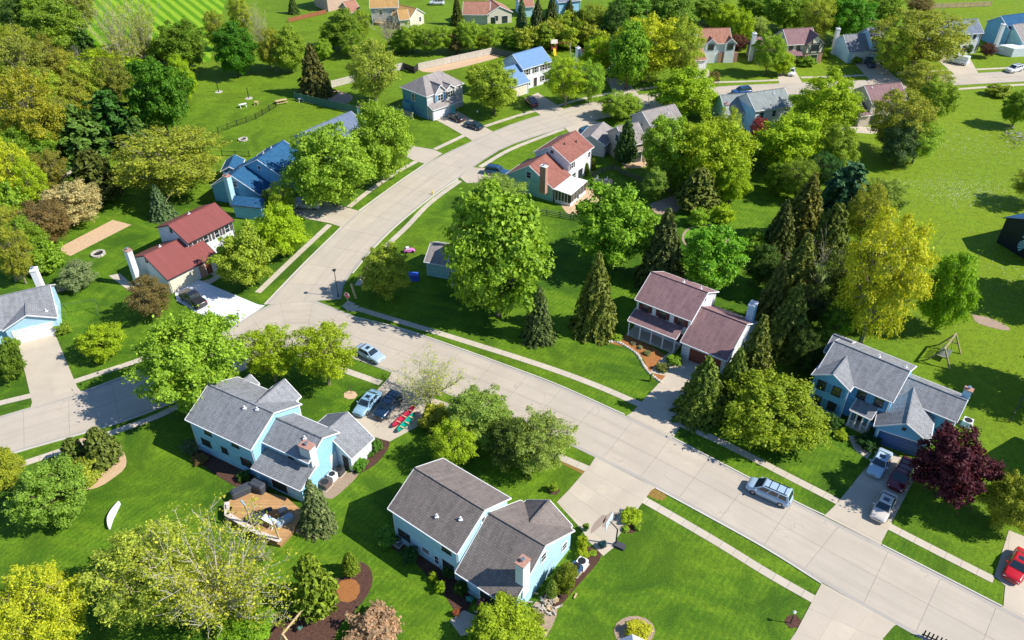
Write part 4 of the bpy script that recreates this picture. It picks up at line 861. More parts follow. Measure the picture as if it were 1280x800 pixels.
def decid(key,seed,nb,nl,ls,clear,shape='round',core=0.55,blob=0.30,bark=None,limbs=14,gap=0.0,lobes=3,twigs=0):
    """broadleaf crown: unit radius in plan, centre at z=clear+1, half height 1"""
    global nr; nr=np.random.RandomState(seed); zc=clear+1
    k=np.arange(nb)+.5; ph=np.arccos(1-2*k/nb); th=math.pi*(1+5**.5)*k
    D=np.stack([np.cos(th)*np.sin(ph),np.sin(th)*np.sin(ph),np.cos(ph)],1)+nr.normal(size=(nb,3))*0.16; D/=np.linalg.norm(D,axis=1)[:,None]
    off=nr.rand(3)*6; lump=1+0.16*np.sin(D[:,0]*lobes+off[0]+D[:,2]*2)*np.cos(D[:,1]*lobes+off[1])+0.09*nr.normal(size=nb)
    rad=np.where(nr.rand(nb)<0.80,1.0,core)*(0.80)*lump
    C=D*rad[:,None]
    if shape=='ovate': C[:,:2]*=(1.05-0.35*(C[:,2:3]+0.3).clip(0,1)); 
    if shape=='dome': C[:,2]=np.where(C[:,2]<-0.3,-0.3+(C[:,2]+0.3)*0.5,C[:,2])
    if shape=='vase': C[:,:2]*=(0.72+0.38*(C[:,2:3]*0.5+0.5))
    br=blob*(0.7+0.6*nr.rand(nb)); cen=[];nor=[]
    for i in range(nb):
        n_=int(nl*(br[i]/blob)**2*(0.6+0.8*nr.rand())); d=sph(n_); d[:,2]=np.where(nr.rand(n_)<.75,np.abs(d[:,2]),d[:,2])
        d=d*0.8+D[i]*0.45; d/=np.linalg.norm(d,axis=1)[:,None]; rr=br[i]*(0.55+0.5*nr.rand(n_)**0.5+0.55*nr.rand(n_)*(nr.rand(n_)>.9))
        # clumps within the blob
        q=nr.rand(n_); rr*=1+0.18*np.sin(d[:,0]*9+i)*np.cos(d[:,1]*9)
        ax=(d@D[i])[:,None]; p=C[i]+(d+D[i]*ax*np.where(ax>0,0.75,0.1))*rr[:,None]*np.array([1,1,0.85]); cen.append(p); nor.append(d*0.8+np.array([0,0,0.35]))
    nf=int(nl*nb*0.06); d=sph(nf); cen.append(d*(0.75+0.32*nr.rand(nf))[:,None]*0.98); nor.append(d)
    P=np.concatenate(cen); Nn=np.concatenate(nor)
    if gap>0:
        s=np.sin(P[:,0]*5+off[2])*np.sin(P[:,1]*5.3+off[0])*np.sin(P[:,2]*4.7+off[1]); kp=(s<0.55-gap)|(nr.rand(len(P))<0.25); P=P[kp];Nn=Nn[kp]
    P[:,2]+=zc
    cm=leafmesh(key+'_crown',P,Nn,ls,1.0); cm.materials.append(M_LEAF)
    seg=[((0,0,-0.05),(0,0,clear*0.8+.1),0.075,0.055),((0,0,clear*.8+.08),(0.03,0.02,zc),0.055,0.03),((0.03,0.02,zc),(0.02,-0.03,zc+.6),0.03,0.008)]
    idx=nr.permutation(nb)[:limbs]
    for i in idx:
        b=np.array([0.02*nr.randn(),0.02*nr.randn(),clear*.8+(C[i][2]+1)*0.35*nr.rand()+0.1]); e=C[i]*0.95+np.array([0,0,zc]); mid=b*.5+e*.5+np.array([0,0,0.02])+nr.normal(size=3)*.05
        seg+=[(tuple(b),tuple(mid),0.032,0.02),(tuple(mid),tuple(e),0.02,0.006)]
        for t in range(3+twigs):
            s_=mid*(1-(f:=nr.rand()))+e*f; e2=s_+(e-mid)*0.5+nr.normal(size=3)*.16; seg.append((tuple(s_),tuple(e2),0.011,0.003))
    tm=trunkmesh(key+'_trunk',seg,bark or M_BARK); PROTO[key]=(cm,tm,clear)
def bare(key,seed,n1,ls,nl,clear=0.25,bark=None):
    """open crown of rising branches with only young leaves"""
    global nr; nr=np.random.RandomState(seed); zc=clear+1; seg=[((0,0,-.05),(0,0,clear+.1),0.07,0.05)]; tips=[]
    for i in range(n1):
        a=6.283*i/n1*2.4+nr.rand(); el=0.25+1.15*nr.rand(); L=0.85+0.25*nr.rand(); z0=clear*0.7+0.35*nr.rand()
        d=np.array([math.cos(a)*math.cos(el),math.sin(a)*math.cos(el),math.sin(el)*1.15]); p=np.array([0,0,z0]); r=0.028
        for k in range(4):
            q=p+d*L/3.4+nr.normal(size=3)*.03; seg.append((tuple(p),tuple(q),r,r*.7)); r*=.7
            for t in range(3):
                e=q+(d*0.6+nr.normal(size=3)*.5)*0.26; seg.append((tuple(q),tuple(e),r*.6,0.003)); tips+= [q*(1-f)+e*f for f in nr.rand(2)]+[e]
                for u in range(2):
                    e2=e+(d*0.5+nr.normal(size=3)*.5)*0.15; seg.append((tuple(e),tuple(e2),0.005,0.002)); tips+=[e2,e2]
            p=q; d=d+np.array([0,0,0.06])+nr.normal(size=3)*.08
    T=np.array(tips); P=np.repeat(T,max(1,nl//len(T)),0)+nr.normal(size=(len(T)*max(1,nl//len(T)),3))*.05
    sc=1/np.abs(P[:,:2]).max(); cm=leafmesh(key+'_crown',P,sph(len(P))+np.array([0,0,.5]),ls,1.0); cm.materials.append(M_LEAF)
    PROTO[key]=(cm,trunkmesh(key+'_trunk',seg,bark or M_PALEBARK),clear)
def conifer(key,seed,levels,nper,nl,ls,droop,clear=0.04,power=0.85,ragged=0.12,tight=0.0):
    """spruce-like: whorls of drooping boughs; plan radius 1, height 0..2"""
    global nr; nr=np.random.RandomState(seed); P=[];N=[];seg=[((0,0,-.05),(0,0,1.95),0.05,0.008)]
    for l in range(levels):
        t=(l+nr.rand()*.4)/levels; z=clear+(2-clear)*t; Rr=(1-t)**power*(0.97)+0.03
        if tight: Rr=Rr*(1-tight)+tight*math.sqrt(max(0,1-t**2.2))
        n=max(5,int(nper*(0.35+0.65*Rr)))
        for i in range(n):
            a=6.283*(i+0.5*nr.rand())/n+l*0.7; L=Rr*(1-ragged+2*ragged*nr.rand())*1.0; m=max(6,int(nl*L/0.6))
            s=nr.rand(m)**0.65; w=(0.17*L+0.05)*(1-s*0.75); lat=nr.uniform(-1,1,m)*w
            x=s*L; zz=z+0.10*L-droop*x*x/ max(L,.1)*0.6+np.abs(lat)*-0.25+nr.normal(size=m)*.018
            P.append(np.stack([x*math.cos(a)-lat*math.sin(a),x*math.sin(a)+lat*math.cos(a),zz],1))
            N.append(np.tile([math.cos(a)*.5,math.sin(a)*.5,.9],(m,1)))
            if i%2==0: seg.append(((0,0,z),(L*.8*math.cos(a),L*.8*math.sin(a),z+.1*L-droop*.4*L),0.012,0.003))
    P=np.concatenate(P);N=np.concatenate(N); P[:,2]=P[:,2].clip(0.02,2.05)
    cm=leafmesh(key+'_crown',P,N,ls,1.25); cm.materials.append(M_NEEDLE); PROTO[key]=(cm,trunkmesh(key+'_trunk',seg,M_BARK),-1)
for i in range(4): decid('D%d'%i,11+i,130,400,0.029,0.28,['round','ovate','dome','round'][i],blob=0.19,lobes=3+i,gap=.24,core=.6)
for i in range(3): decid('M%d'%i,31+i,110,330,0.040,0.32,['round','ovate','dome'][i],blob=0.19,gap=.25,lobes=4+i)
for i in range(3): decid('S%d'%i,51+i,160,220,0.024,0.35,['dome','round','vase'][i],blob=0.16,gap=.30,limbs=40,twigs=3,bark=M_MIDBARK)
for i in range(2): bare('B%d'%i,71+i,26,0.019,[7000,15000][i])
bare('N0',75,18,0.02,900)
for i in range(3): conifer('C%d'%i,81+i,24,16,44,0.052,0.5,power=.74,ragged=.2)
conifer('P0',91,13,11,60,0.075,0.15,power=.6,ragged=.28); conifer('P1',92,12,10,60,0.075,0.10,power=.5,ragged=.32)
conifer('A0',95,26,16,26,0.055,-0.5,power=.8,ragged=.10,tight=.6); conifer('A1',96,22,14,30,0.07,-0.35,power=.8,ragged=.2,tight=.4)
for i in range(2): decid('G%d'%i,121+i,150,230,0.030,0.10,['dome','round'][i],blob=0.17,gap=.12,core=.7,limbs=20,lobes=3)
for i in range(3): decid('R%d'%i,101+i,46,150,0.085,0.02,'dome',blob=0.30,limbs=6,lobes=2+i)
decid('R3',108,40,300,0.055,0.0,'round',blob=0.26,limbs=4,lobes=1)
DEF={'D':'leafy','M':'broad-leaved','S':'airy','B':'thinly leaved','N':'nearly bare','C':'spruce','P':'pine','A':'conical evergreen','R':'rounded'}
def plant(key,cx,cy,wp,hp,col,label,group=None,name=None,cat=None,base=None,rz=None):
    """crown outline in the photograph: centre, width, height in pixels -> position and size of the real plant"""
    cm,tm,clear=PROTO[key]; a=wp/2*0.1; b=1.0; zc=2.0
    for _ in range(6):
        q=at(cx,cy,zc); v=q-Vector((0,0,CAM_H)); dist=v.length; dep=v.y*math.cos(PITCH)-v.z*math.sin(PITCH)
        al=math.asin(-v.z/dist); a=.95*wp/2*dep/F_PX; hh=.95*hp/2*dep/F_PX
        if clear<0:   # cone: silhouette from base disc to tip
            H=max((2*hh-a*math.sin(al)*0.9)/math.cos(al),0.9*a); b=H/2; zc=H*0.45
        else:
            b2=(hh*hh-(a*math.sin(al))**2)/math.cos(al)**2; b=math.sqrt(max(b2,(0.55*a)**2)); b=min(b,1.7*a); zc=b*(1+clear)
    nm=name or {'C':'spruce_tree','P':'pine_tree','A':'evergreen_shrub','R':'shrub'}.get(key[0],'tree')
    ct=cat or {'C':'tree','P':'tree','A':'shrub','R':'shrub'}.get(key[0],'tree')
    r=bpy.data.objects.new(nm,None); COL.link(r); r.location=(q.x,q.y,0); r.rotation_euler=(0,0,rnd.random()*6.28 if rz is None else rz); r.scale=(a,a,b)
    tag(r,label,ct,group)
    c=bpy.data.objects.new('crown',cm); COL.link(c); c.parent=r; j=lambda x:x*rnd.uniform(.93,1.07); c.color=(j(col[0]),j(col[1]),col[2],1)
    t=bpy.data.objects.new('trunk',tm); COL.link(t); t.parent=r
    return r
# real leaf colours
LG=(0.27,0.41,0.04); YG=(0.32,0.46,0.02); YE=(0.44,0.50,0.03); GO=(0.33,0.35,0.03); MG=(0.20,0.33,0.03); DG=(0.085,0.17,0.03)
OL=(0.29,0.35,0.04); BG=(0.12,0.20,0.085); SP=(0.15,0.20,0.035); SD=(0.10,0.135,0.04); BR=(0.20,0.16,0.06); PU=(0.055,0.012,0.022)
PK=(0.34,0.19,0.14); WH=(0.45,0.42,0.22); GG=(0.25,0.36,0.07); BB=(0.36,0.42,0.05); CH=(0.32,0.42,0.04)
T=[ # near and middle, key,cx,cy,w,h,colour,label
('D0',239,451,124,120,LG,'large bright green tree overhanging the left street'),('S0',336,440,66,72,YG,'yellow-green tree right of the large street tree'),
('S0',404,440,74,80,YG,'dome-shaped yellow-green tree left of the silver parked car'),('G1',127,427,54,46,YG,'round yellow-green tree on the lawn right of the long driveway'),
('M0',305,322,64,68,LG,'round bright green tree beside the red-roofed house'),('D1',349,288,58,60,YG,'yellow-green tree left of the street below the navy house'),
('S1',352,246,34,40,CH,'small yellow-green tree in front of the navy house'),('A1',333,253,14,32,GG,'small pale grey-green conifer at the navy house wall'),
('S2',186,371,56,52,BR,'bronze-leaved tree beside the black pickup'),('D3',412,206,102,96,LG,'left one of the two big bright maples by the bend'),('D1',478,174,74,86,LG,'right one of the two big bright maples by the bend'),
('C0',199,253,36,50,BG,'small blue spruce behind the red-roofed house'),('S0',212,202,128,84,OL,'wide olive tree behind the red-roofed house'),
('G0',88,255,72,56,WH,'cream-blossomed tree beside the vegetable plot'),('S1',52,277,66,54,BR,'brownish tree left of the cream-blossomed one'),('R2',52,322,44,34,MG,'dark green round bush by the vegetable plot'),
('G0',96,344,42,36,(0.25,0.30,0.16),'lilac bush with pale flowers by the grey fence'),('A1',118,222,66,76,(0.09,0.11,0.02),'dark olive evergreen behind the cream-blossomed tree'),
('D3',482,338,58,62,(0.30,0.42,0.05),'small yellow-green tree at the street corner'),('M1',622,314,130,152,(0.23,0.39,0.035),'very large green maple in the middle of the picture'),
('S0',627,240,64,44,GG,'grey-green tree right behind the very large maple'),('M0',768,283,92,94,(0.20,0.38,0.03),'bright green tree below the sunroom patio'),
('C1',745,370,66,118,SP,'tall dark spruce left of the brown-roofed house'),('C0',674,394,48,80,(0.12,0.16,0.05),'shorter grey-green spruce below the very large maple'),
('C2',830,312,72,112,SD,'dark spruce behind the brown-roofed house'),('M2',893,325,70,76,(0.18,0.39,0.03),'bright green round tree behind the brown-roofed house'),
('A1',873,238,56,62,SP,'olive evergreen in the garden above the bright round tree'),('R1',873,272,22,22,LG,'small bright bush below the olive evergreen'),('R1',903,268,26,24,YG,'yellow-green bush right of the small bright bush'),
('D0',835,184,66,76,LG,'bright green tree right of the beige gabled house'),('A1',783,181,30,60,(0.06,0.13,0.03),'tall dark evergreen in front of the beige gabled house'),
('D2',776,132,46,32,LG,'small bright tree at the kerb above the grey-roofed house'),('S2',812,58,90,72,YE,'large yellow-flowering tree at the top centre'),('S2',855,62,54,70,CH,'olive-yellow tree beside the orange-roofed house'),('S1',893,96,14,14,BR,'tiny bronze tree at the kerb'),
('D1',858,115,74,54,YG,'yellow-green tree over the sidewalk at the upper street'),('M1',786,68,52,70,(0.2,0.36,0.03),'fresh green tree left of the yellow-flowering one'),
('S0',708,98,50,56,YG,'left street tree with a bare trunk by the bright blue roof'),('S1',738,100,38,46,LG,'right street tree with a bare trunk by the bright blue roof'),('D3',748,70,42,44,YG,'yellowish tree in front of the orange-roofed small house'),
('D2',888,190,88,80,YG,'wide yellow-green tree in the centre of the belt'),('S2',908,166,46,56,CH,'tall willow-like tree above the wide yellow-green one'),('D1',915,225,44,50,YG,'drooping yellow-green tree over the round lawn'),
('R1',915,144,30,22,DG,'dark clipped yew by the white and blue house'),('R1',934,146,22,18,DG,'smaller dark yew by the white and blue house'),('S1',950,162,26,30,(0.30,0.06,0.07),'pink-red blossoming tree by the white house wall'),
('D3',1034,134,80,76,YG,'big yellow-green tree left of the mauve-roofed house'),('D1',990,178,82,66,YG,'yellow-green tree below the white and blue house'),('D0',1045,185,50,60,LG,'green tree below the mauve-roofed patio'),
('S2',1157,100,66,38,OL,'olive tree leaning over the upper street'),('D2',1172,126,44,50,LG,'green tree at the corner of the meadow'),('S1',1128,150,76,76,OL,'olive brown tree right of the mauve-roofed house'),('S0',1150,175,50,50,LG,'light green tree at the meadow edge'),
('D1',1125,178,44,50,BG,'bluish tree under the olive brown one'),('S0',1152,48,112,66,OL,'large spreading olive tree before the white colonial house'),('S1',1118,62,46,50,CH,'slim olive tree beside the large spreading one'),
('R1',1249,113,24,14,OL,'small olive tree alone at the meadow corner'),('D0',1275,134,34,42,MG,'dark green tree at the right edge above the meadow'),
('P1',1060,236,72,76,(0.06,0.16,0.075),'bluish green pine at the meadow edge'),('C1',1008,262,62,100,(0.17,0.19,0.03),'olive-brown conifer in the belt left of the bluish pine'),('C2',975,292,56,92,(0.10,0.13,0.03),'dark conifer over the round lawn'),
('S2',1085,268,56,70,OL,'olive tree right below the bluish pine'),('S0',1108,245,52,48,GG,'pale green tree touching the meadow'),('A1',1040,292,46,80,SP,'ragged evergreen in the middle of the belt'),('N0',1032,330,64,84,(0.3,0.3,0.1),'bare grey tree among the conifers'),
('C0',1000,340,66,106,SP,'spruce in the shade left of the bare grey tree'),('C1',968,372,60,104,(0.12,0.16,0.03),'dark spruce behind the white chimney'),('S1',1062,345,60,80,(0.12,0.17,0.03),'shaded olive tree under the yellow one'),
('S1',1104,345,104,166,YE,'tall bright yellow tree beside the meadow'),('D1',1187,362,60,96,(0.22,0.38,0.02),'tall fresh green tree at the right of the yellow one'),
('C2',988,400,70,104,SP,'spruce above the round yellow-green tree'),('C0',946,440,60,104,SP,'olive spruce right of the white chimney'),('C1',880,486,74,98,(0.15,0.20,0.03),'big spruce shading the driveway of the brown-roofed house'),('C2',918,474,56,92,(0.15,0.2,0.03),'spruce between the big spruce and the round tree'),
('G0',968,515,120,96,(0.235,0.34,0.02),'broad round yellow-green tree right of the spruces'),('M2',1191,583,86,90,(0.085,0.018,0.032),'dark purple-leaved maple beside the parked cars'),('D3',1268,626,62,72,OL,'olive green tree at the right edge'),
('B0',536,474,82,74,BB,'thinly leaved tree beside the canoes'),('S2',566,556,62,60,YG,'yellow-green tree behind the brown roof'),('D2',600,520,74,66,GG,'grey-green tree left of the pair beside the street'),('S0',672,552,86,76,GG,'grey-green tree right of the pair beside the street'),
('D1',640,552,60,60,(0.11,0.17,0.03),'shaded grey-green tree between the pair beside the street'),('R0',545,524,36,30,OL,'low olive bush at the end of the canoes'),
('C0',393,632,50,78,(0.165,0.22,0.09),'pale blue spruce next to the wooden deck'),('G1',62,618,88,82,(0.22,0.35,0.05),'round green tree on the lower left lawn'),
('A1',92,566,38,46,(0.12,0.16,0.03),'left one of the spreading junipers'),('A1',125,560,48,62,(0.13,0.17,0.035),'right one of the spreading junipers'),('R1',98,590,46,32,OL,'low shrub between the junipers and the green tree'),('D1',4,585,44,52,CH,'yellow-green tree at the left edge below the street'),
('S1',46,762,118,108,YE,'bright yellow tree in the bottom left corner'),('S1',184,716,140,124,(0.38,0.46,0.07),'wide olive tree on the lower left lawn'),('B1',262,722,168,168,BB,'spreading thinly leaved tree with pale branches'),('D2',306,784,62,44,(0.22,0.40,0.03),'bright green tree at the bottom edge'),
('A1',391,733,60,88,(0.165,0.24,0.02),'large bright conifer in the dark mulch bed'),('A0',438,706,24,34,(0.17,0.26,0.02),'small cone-shaped conifer in the dark mulch bed'),('R2',468,787,54,42,(0.38,0.29,0.20),'pinkish shrub at the bottom edge'),
('M2',630,788,84,50,(0.27,0.38,0.02),'yellow-green bush at the bottom below the brown roof'),('N0',326,690,30,30,OL,'small bare sapling near the deck'),
# left woods
('S0',32,140,80,108,GO,'golden tree at the left edge, largest one'),('S1',10,215,56,80,YE,'yellow-green tree at the left edge under the golden one'),('S2',40,230,40,60,YG,'yellow-green tree left of the footpath'),('R2',8,260,40,60,MG,'dark green bush at the left edge by the footpath'),
('S1',15,315,44,70,OL,'olive shrub at the left edge above the grey house'),('P0',98,168,86,80,DG,'dark pine in the left woods'),('P1',140,150,84,84,(0.045,0.13,0.018),'tallest dark pine in the left woods'),('P0',172,172,50,56,DG,'dark pine right of the tallest pine'),
('M2',197,120,70,86,(0.085,0.20,0.012),'dark green tree with chunky leaves at the lawn edge'),('D1',226,98,34,50,YG,'light tree behind the chunky dark green one'),('S2',90,118,60,50,OL,'olive tree above the dark pines'),
('S0',28,85,72,80,(0.24,0.28,0.05),'dull olive tree at the left edge near the top'),('D1',70,35,70,60,MG,'green tree near the top left corner'),('D2',22,20,44,44,DG,'dark tree in the top left corner'),('S1',55,80,50,70,(0.2,0.22,0.03),'olive tree in the second row top left'),
('P1',108,60,34,50,DG,'dark evergreen behind the tall pale trunks'),('B0',145,40,58,84,BB,'tall pale-trunked tree left of the striped field'),('B1',172,34,50,84,CH,'second tall pale-trunked tree beside the striped field'),('S1',128,75,56,34,YG,'low light tree under the pale trunks'),('R0',155,83,40,22,YG,'bright bush under the pale trunks'),
('D3',225,55,66,52,(0.13,0.24,0.02),'green tree in front of the striped field'),('R0',190,68,36,26,BR,'brown bush at the lower edge of the striped field'),('N0',100,68,26,34,BR,'bare purplish tree by the bare spot'),('S1',268,35,26,44,OL,'slim brownish tree right of the striped field'),('D1',292,60,50,58,(0.075,0.22,0.012),'dark green egg-shaped tree at the lawn edge'),
('S2',300,18,30,44,CH,'light tree at the top beside the striped field'),('B0',322,30,30,62,BB,'pale-stemmed tree right of the egg-shaped one'),('D1',360,60,42,50,LG,'bright round tree at the top of the left lawn'),('S0',340,60,30,56,OL,'olive tree between the bright round tree and the egg-shaped one'),('C1',366,6,16,26,DG,'small dark fir at the top left of the houses'),
('C2',391,90,50,72,(0.12,0.125,0.03),'dark brown-green spruce inside the green fence'),('S2',466,88,66,66,(0.32,0.40,0.06),'airy olive tree inside the pale fence'),('D2',617,110,56,56,LG,'bright green tree right of the hip-roofed house'),('D0',598,96,30,30,CH,'smaller tree behind the hip-roofed house'),
('D1',432,36,44,42,MG,'green tree left of the deck at the top'),('S1',452,30,22,60,CH,'slim light tree left of the deck'),('N0',484,28,34,48,WH,'bare tree in front of the wooden deck'),('C2',571,14,18,40,(0.09,0.12,0.02),'spruce beside the rust-brown roof'),
('C0',652,18,18,44,BG,'bluish spruce right of the cream gable'),('C1',672,22,26,46,SD,'dark brown spruce, left of two at the top'),('C2',690,20,28,50,SD,'dark brown spruce, right of two at the top'),('S0',742,22,34,34,OL,'olive tree above the hedge row'),('C1',712,12,18,26,SD,'small dark fir above the hedge row'),
('D0',792,14,60,44,(0.16,0.32,0.04),'big green tree at the top centre'),('D1',840,14,56,48,(0.18,0.34,0.04),'second big green tree at the top centre'),('D3',770,26,34,40,DG,'dark green tree at the top centre'),('C0',760,36,30,40,DG,'dark conifer above the fresh green tree'),
('D1',905,27,36,38,YG,'yellow-green tree behind the orange roof'),('D2',926,34,30,40,YG,'light tree right of the orange roof'),('D0',890,12,54,32,MG,'green tree at the top behind the orange roof'),('D1',942,8,40,30,MG,'green tree at the top edge right of the orange roof'),('S0',948,34,22,26,(0.35,0.42,0.12),'pale tree beside the white chimney at the top'),
('S1',922,54,26,22,(0.14,0.055,0.05),'reddish tree between the tudor houses'),('D2',962,66,34,46,LG,'bright green tree before the half-timbered house'),('D1',980,78,26,26,YG,'yellow-green bush before the half-timbered house'),
('D0',985,12,60,46,MG,'tall green tree behind the half-timbered house'),('S1',1022,22,42,54,CH,'light tall tree right of the half-timbered roof'),('D2',1062,22,58,52,(0.10,0.28,0.015),'big green tree behind the pale blue house'),('D3',1105,14,44,40,MG,'green tree at the top behind the olive tree'),('S1',1150,6,34,14,BR,'brown thicket at the top right'),
('S0',1212,62,8,12,DG,'tiny conical shrub by the colonial door'),('S1',1235,62,20,16,(0.12,0.05,0.05),'reddish shrub left of the teal gable'),('R1',1070,74,14,9,MG,'round shrub in front of the pale blue garage'),('R1',1032,66,12,12,MG,'round shrub right of the half-timbered house'),('R1',1008,76,20,6,MG,'clipped low hedge under the half-timbered window'),('R2',1167,71,9,7,(0.25,0.05,0.1),'small red shrub at the white garage'),
# garden shrubs
('R0',482,672,23,22,(0.14,0.30,0.04),'round green bush at the left corner of the brown-roofed blue house'),('R3',542,721,11,12,YG,'small clipped bush, left of two by the blue wall'),('R3',550,733,13,15,YG,'larger clipped bush, right of two by the blue wall'),
('R3',704,724,26,34,(0.17,0.24,0.02),'large rounded bush, middle of three at the white gable'),('A0',690,737,16,26,(0.2,0.27,0.04),'narrow bush, left of three at the white gable'),('R3',712,714,20,22,(0.2,0.26,0.02),'upper rounded bush at the white gable'),
('R3',664,776,28,28,(0.2,0.27,0.02),'clipped bush beside the firewood'),('R1',728,692,14,14,YG,'bright bush by the garage corner'),('R1',728,678,12,18,YG,'bright bush right below the garage eave'),('R1',741,691,8,7,LG,'tiny green bush beside the garden boxes'),
('R1',789,645,22,18,YG,'yellow-green shrub in the bed by the basketball hoop'),('R1',797,659,7,7,LG,'tiny shrub, rightmost in the bed by the hoop'),('R1',782,661,8,7,LG,'tiny shrub, lowest in the bed by the hoop'),('R1',692,609,9,16,LG,'young leafy sapling in the mulch ring'),
('R1',798,788,26,16,YE,'yellow shrub in the round bed at the bottom edge'),('R0',512,694,20,20,(0.05,0.14,0.03),'dark bush under the middle of the blue wall'),('R0',576,735,14,20,(0.05,0.13,0.02),'dark bush beside the patio door'),('R0',560,715,12,14,(0.06,0.14,0.03),'dark bush right of the small windows'),
('R0',238,558,20,16,BG,'grey-green bush at the left corner of the left blue house'),('R0',250,574,16,12,BR,'brown bush beside the left blue wall'),('R0',305,595,14,12,DG,'dark bush near the covered furniture'),
('R0',448,580,18,16,(0.12,0.30,0.03),'leafy bush, lower one by the low garage'),('R0',470,557,14,14,(0.10,0.25,0.03),'leafy bush, upper one by the low garage'),('R0',462,567,9,8,(0.09,0.22,0.03),'small bush between two by the low garage'),
('R1',78,410,18,14,MG,'round bush at the right of the white garage door'),('R1',15,431,14,18,MG,'round bush at the left of the white garage door'),('R0',8,455,30,50,(0.12,0.2,0.02),'olive shrub at the left edge by the long driveway'),
('A0',727,210,7,16,(0.16,0.24,0.02),'slim arborvitae, left of three by the sunroom'),('A0',733.5,212,7,17,(0.16,0.24,0.02),'slim arborvitae, middle of three by the sunroom'),('A0',741,206,9,17,(0.14,0.2,0.02),'slim arborvitae, right of three by the sunroom'),
('R0',1039,528,20,20,(0.06,0.14,0.03),'dark round bush left of the white porch'),('R1',1052,544,14,10,YG,'yellow-green grass tuft in front of the porch'),('R0',1086,552,24,16,(0.03,0.09,0.02),'dark clipped shrub beside the curved walk'),
('R1',771,421,12,9,LG,'green bush at the left of the orange mulch'),('R1',843,449,17,13,MG,'green bush beside the rust garage door'),('R1',792,429,6,4,(0.3,0.32,0.2),'small silvery plant, left of three in orange mulch'),('R1',800,434,6,4,(0.3,0.32,0.2),'small silvery plant, middle of three in orange mulch'),('R1',809,441,8,5,(0.2,0.26,0.1),'small silvery plant, right of three in orange mulch'),('R1',828,459,14,7,(0.15,0.2,0.05),'low plants among the stones in orange mulch'),
('A0',814,472,4,12,LG,'tiny conical plant at the corner of the mulched lawn'),
]
BELT=[]
bx=[(335,72,26,34,OL),(404,66,22,26,LG),(415,48,30,36,MG),(440,58,34,34,MG),(462,62,26,20,OL),(500,58,30,24,MG),(515,52,36,36,LG),(536,55,28,34,MG),(553,52,30,36,LG),(570,56,28,30,BR),(585,50,30,42,LG),(604,58,22,24,OL),(614,50,28,36,LG),(632,50,20,24,MG),(642,57,22,18,MG)]
for x,y,w_,h_,c_ in bx: T.append((['S0','D1','D2','S1'][len(BELT)%4],x,y-5,w_,h_*.85,c_,None)); BELT.append(x)
HX=[(655,50),(668,46),(682,49),(696,45),(710,48),(724,42),(738,46),(704,32),(722,30),(690,38),(748,52)]
for i,(x,y) in enumerate(HX): T.append((['R0','R1','R2'][i%3],x,y,24,26,[OL,CH,(0.2,0.27,0.02)][i%3],'H'))
UNDER=[(938,190,36,36,LG),(975,222,36,36,MG),(1000,222,44,50,MG),(1030,212,44,44,(0.05,0.15,0.03)),(945,305,34,36,MG),(955,330,40,50,DG),(1020,380,50,50,(0.08,0.12,0.02)),(1048,400,44,44,MG),(1085,392,50,40,YG),(1005,440,40,50,(0.07,0.12,0.02)),(1035,430,36,36,MG),(820,228,30,34,GG),(850,222,26,34,MG)]
ul=['upper left','round-lawn','shaded upper','dark upper','behind the bright round tree','shaded lower','olive lower','bright-edged','yellowish right','near the big round tree','by the blue house','near the patio','beside the garden evergreen']
for (x,y,w_,h_,c_),s in zip(UNDER,ul): T.append(('S1' if w_>40 else 'D1',x,y,w_,h_,c_,'understorey tree in the shady belt, the '+s+' one'))
BK=[(a,b) for a,b in ((15,60),(50,10),(95,8),(6,110),(70,150),(20,190),(60,215),(112,105),(8,285),(30,300),(140,100),(60,120),(80,90),(42,180))]
lw=['at the left edge high up','at the top edge','beside the bright corner clearing','at the edge over the golden tree','left of the pines','under the golden tree','near the footpath top','over the pines','low at the left edge','above the bare mulch','near the lawn tip','between golden tree and pines','over the bare spot','below the golden tree']
for i,((x,y),s) in enumerate(zip(BK,lw)): T.append((['S0','D1','S1','D2'][i%4],x,y,48,56,[OL,MG,(0.22,0.25,0.04),CH][i%4],['olive','green','dull green','light green'][i%4]+' woodland tree '+s))
i_=0; HL=['leftmost by the blue roof','second from the left, above the blue roof','just left of the play tower','right behind the play tower','right of the slide','above the swing beam','over the small lawn','upper one by the two dark spruces','upper middle one','behind the second dark spruce','rightmost by the green fence']
n_b=0; bl=['leftmost by the bright round tree','behind the spruce','left of the slim light tree','below the deck trees','under the bare tree','right below the deck','with the tall crown below the deck','before the cream shed','with bright crown mid row','the brownish one','the tallest on the right half','the small olive one','before the rust-brown house','near the fence end','last on the right']
for t in T:
    k,x,y,w_,h_,c_,lb=t; grp=None
    if lb is None: lb='thicket tree behind the pale fence, '+bl[n_b]; n_b+=1; grp='thicket trees behind the pale fence'
    if lb=='H': lb=['olive','yellow-olive','fresh olive'][i_%3]+' hedge bush in the thick row, '+HL[i_]; i_+=1; grp='hedge bushes behind the play set'; plant(k,x,y,w_,h_,c_,lb,grp); continue
    plant(k,x,y,w_,h_,c_,lb,grp or ('garden shrubs' if k[0] in 'RA' else 'trees'))

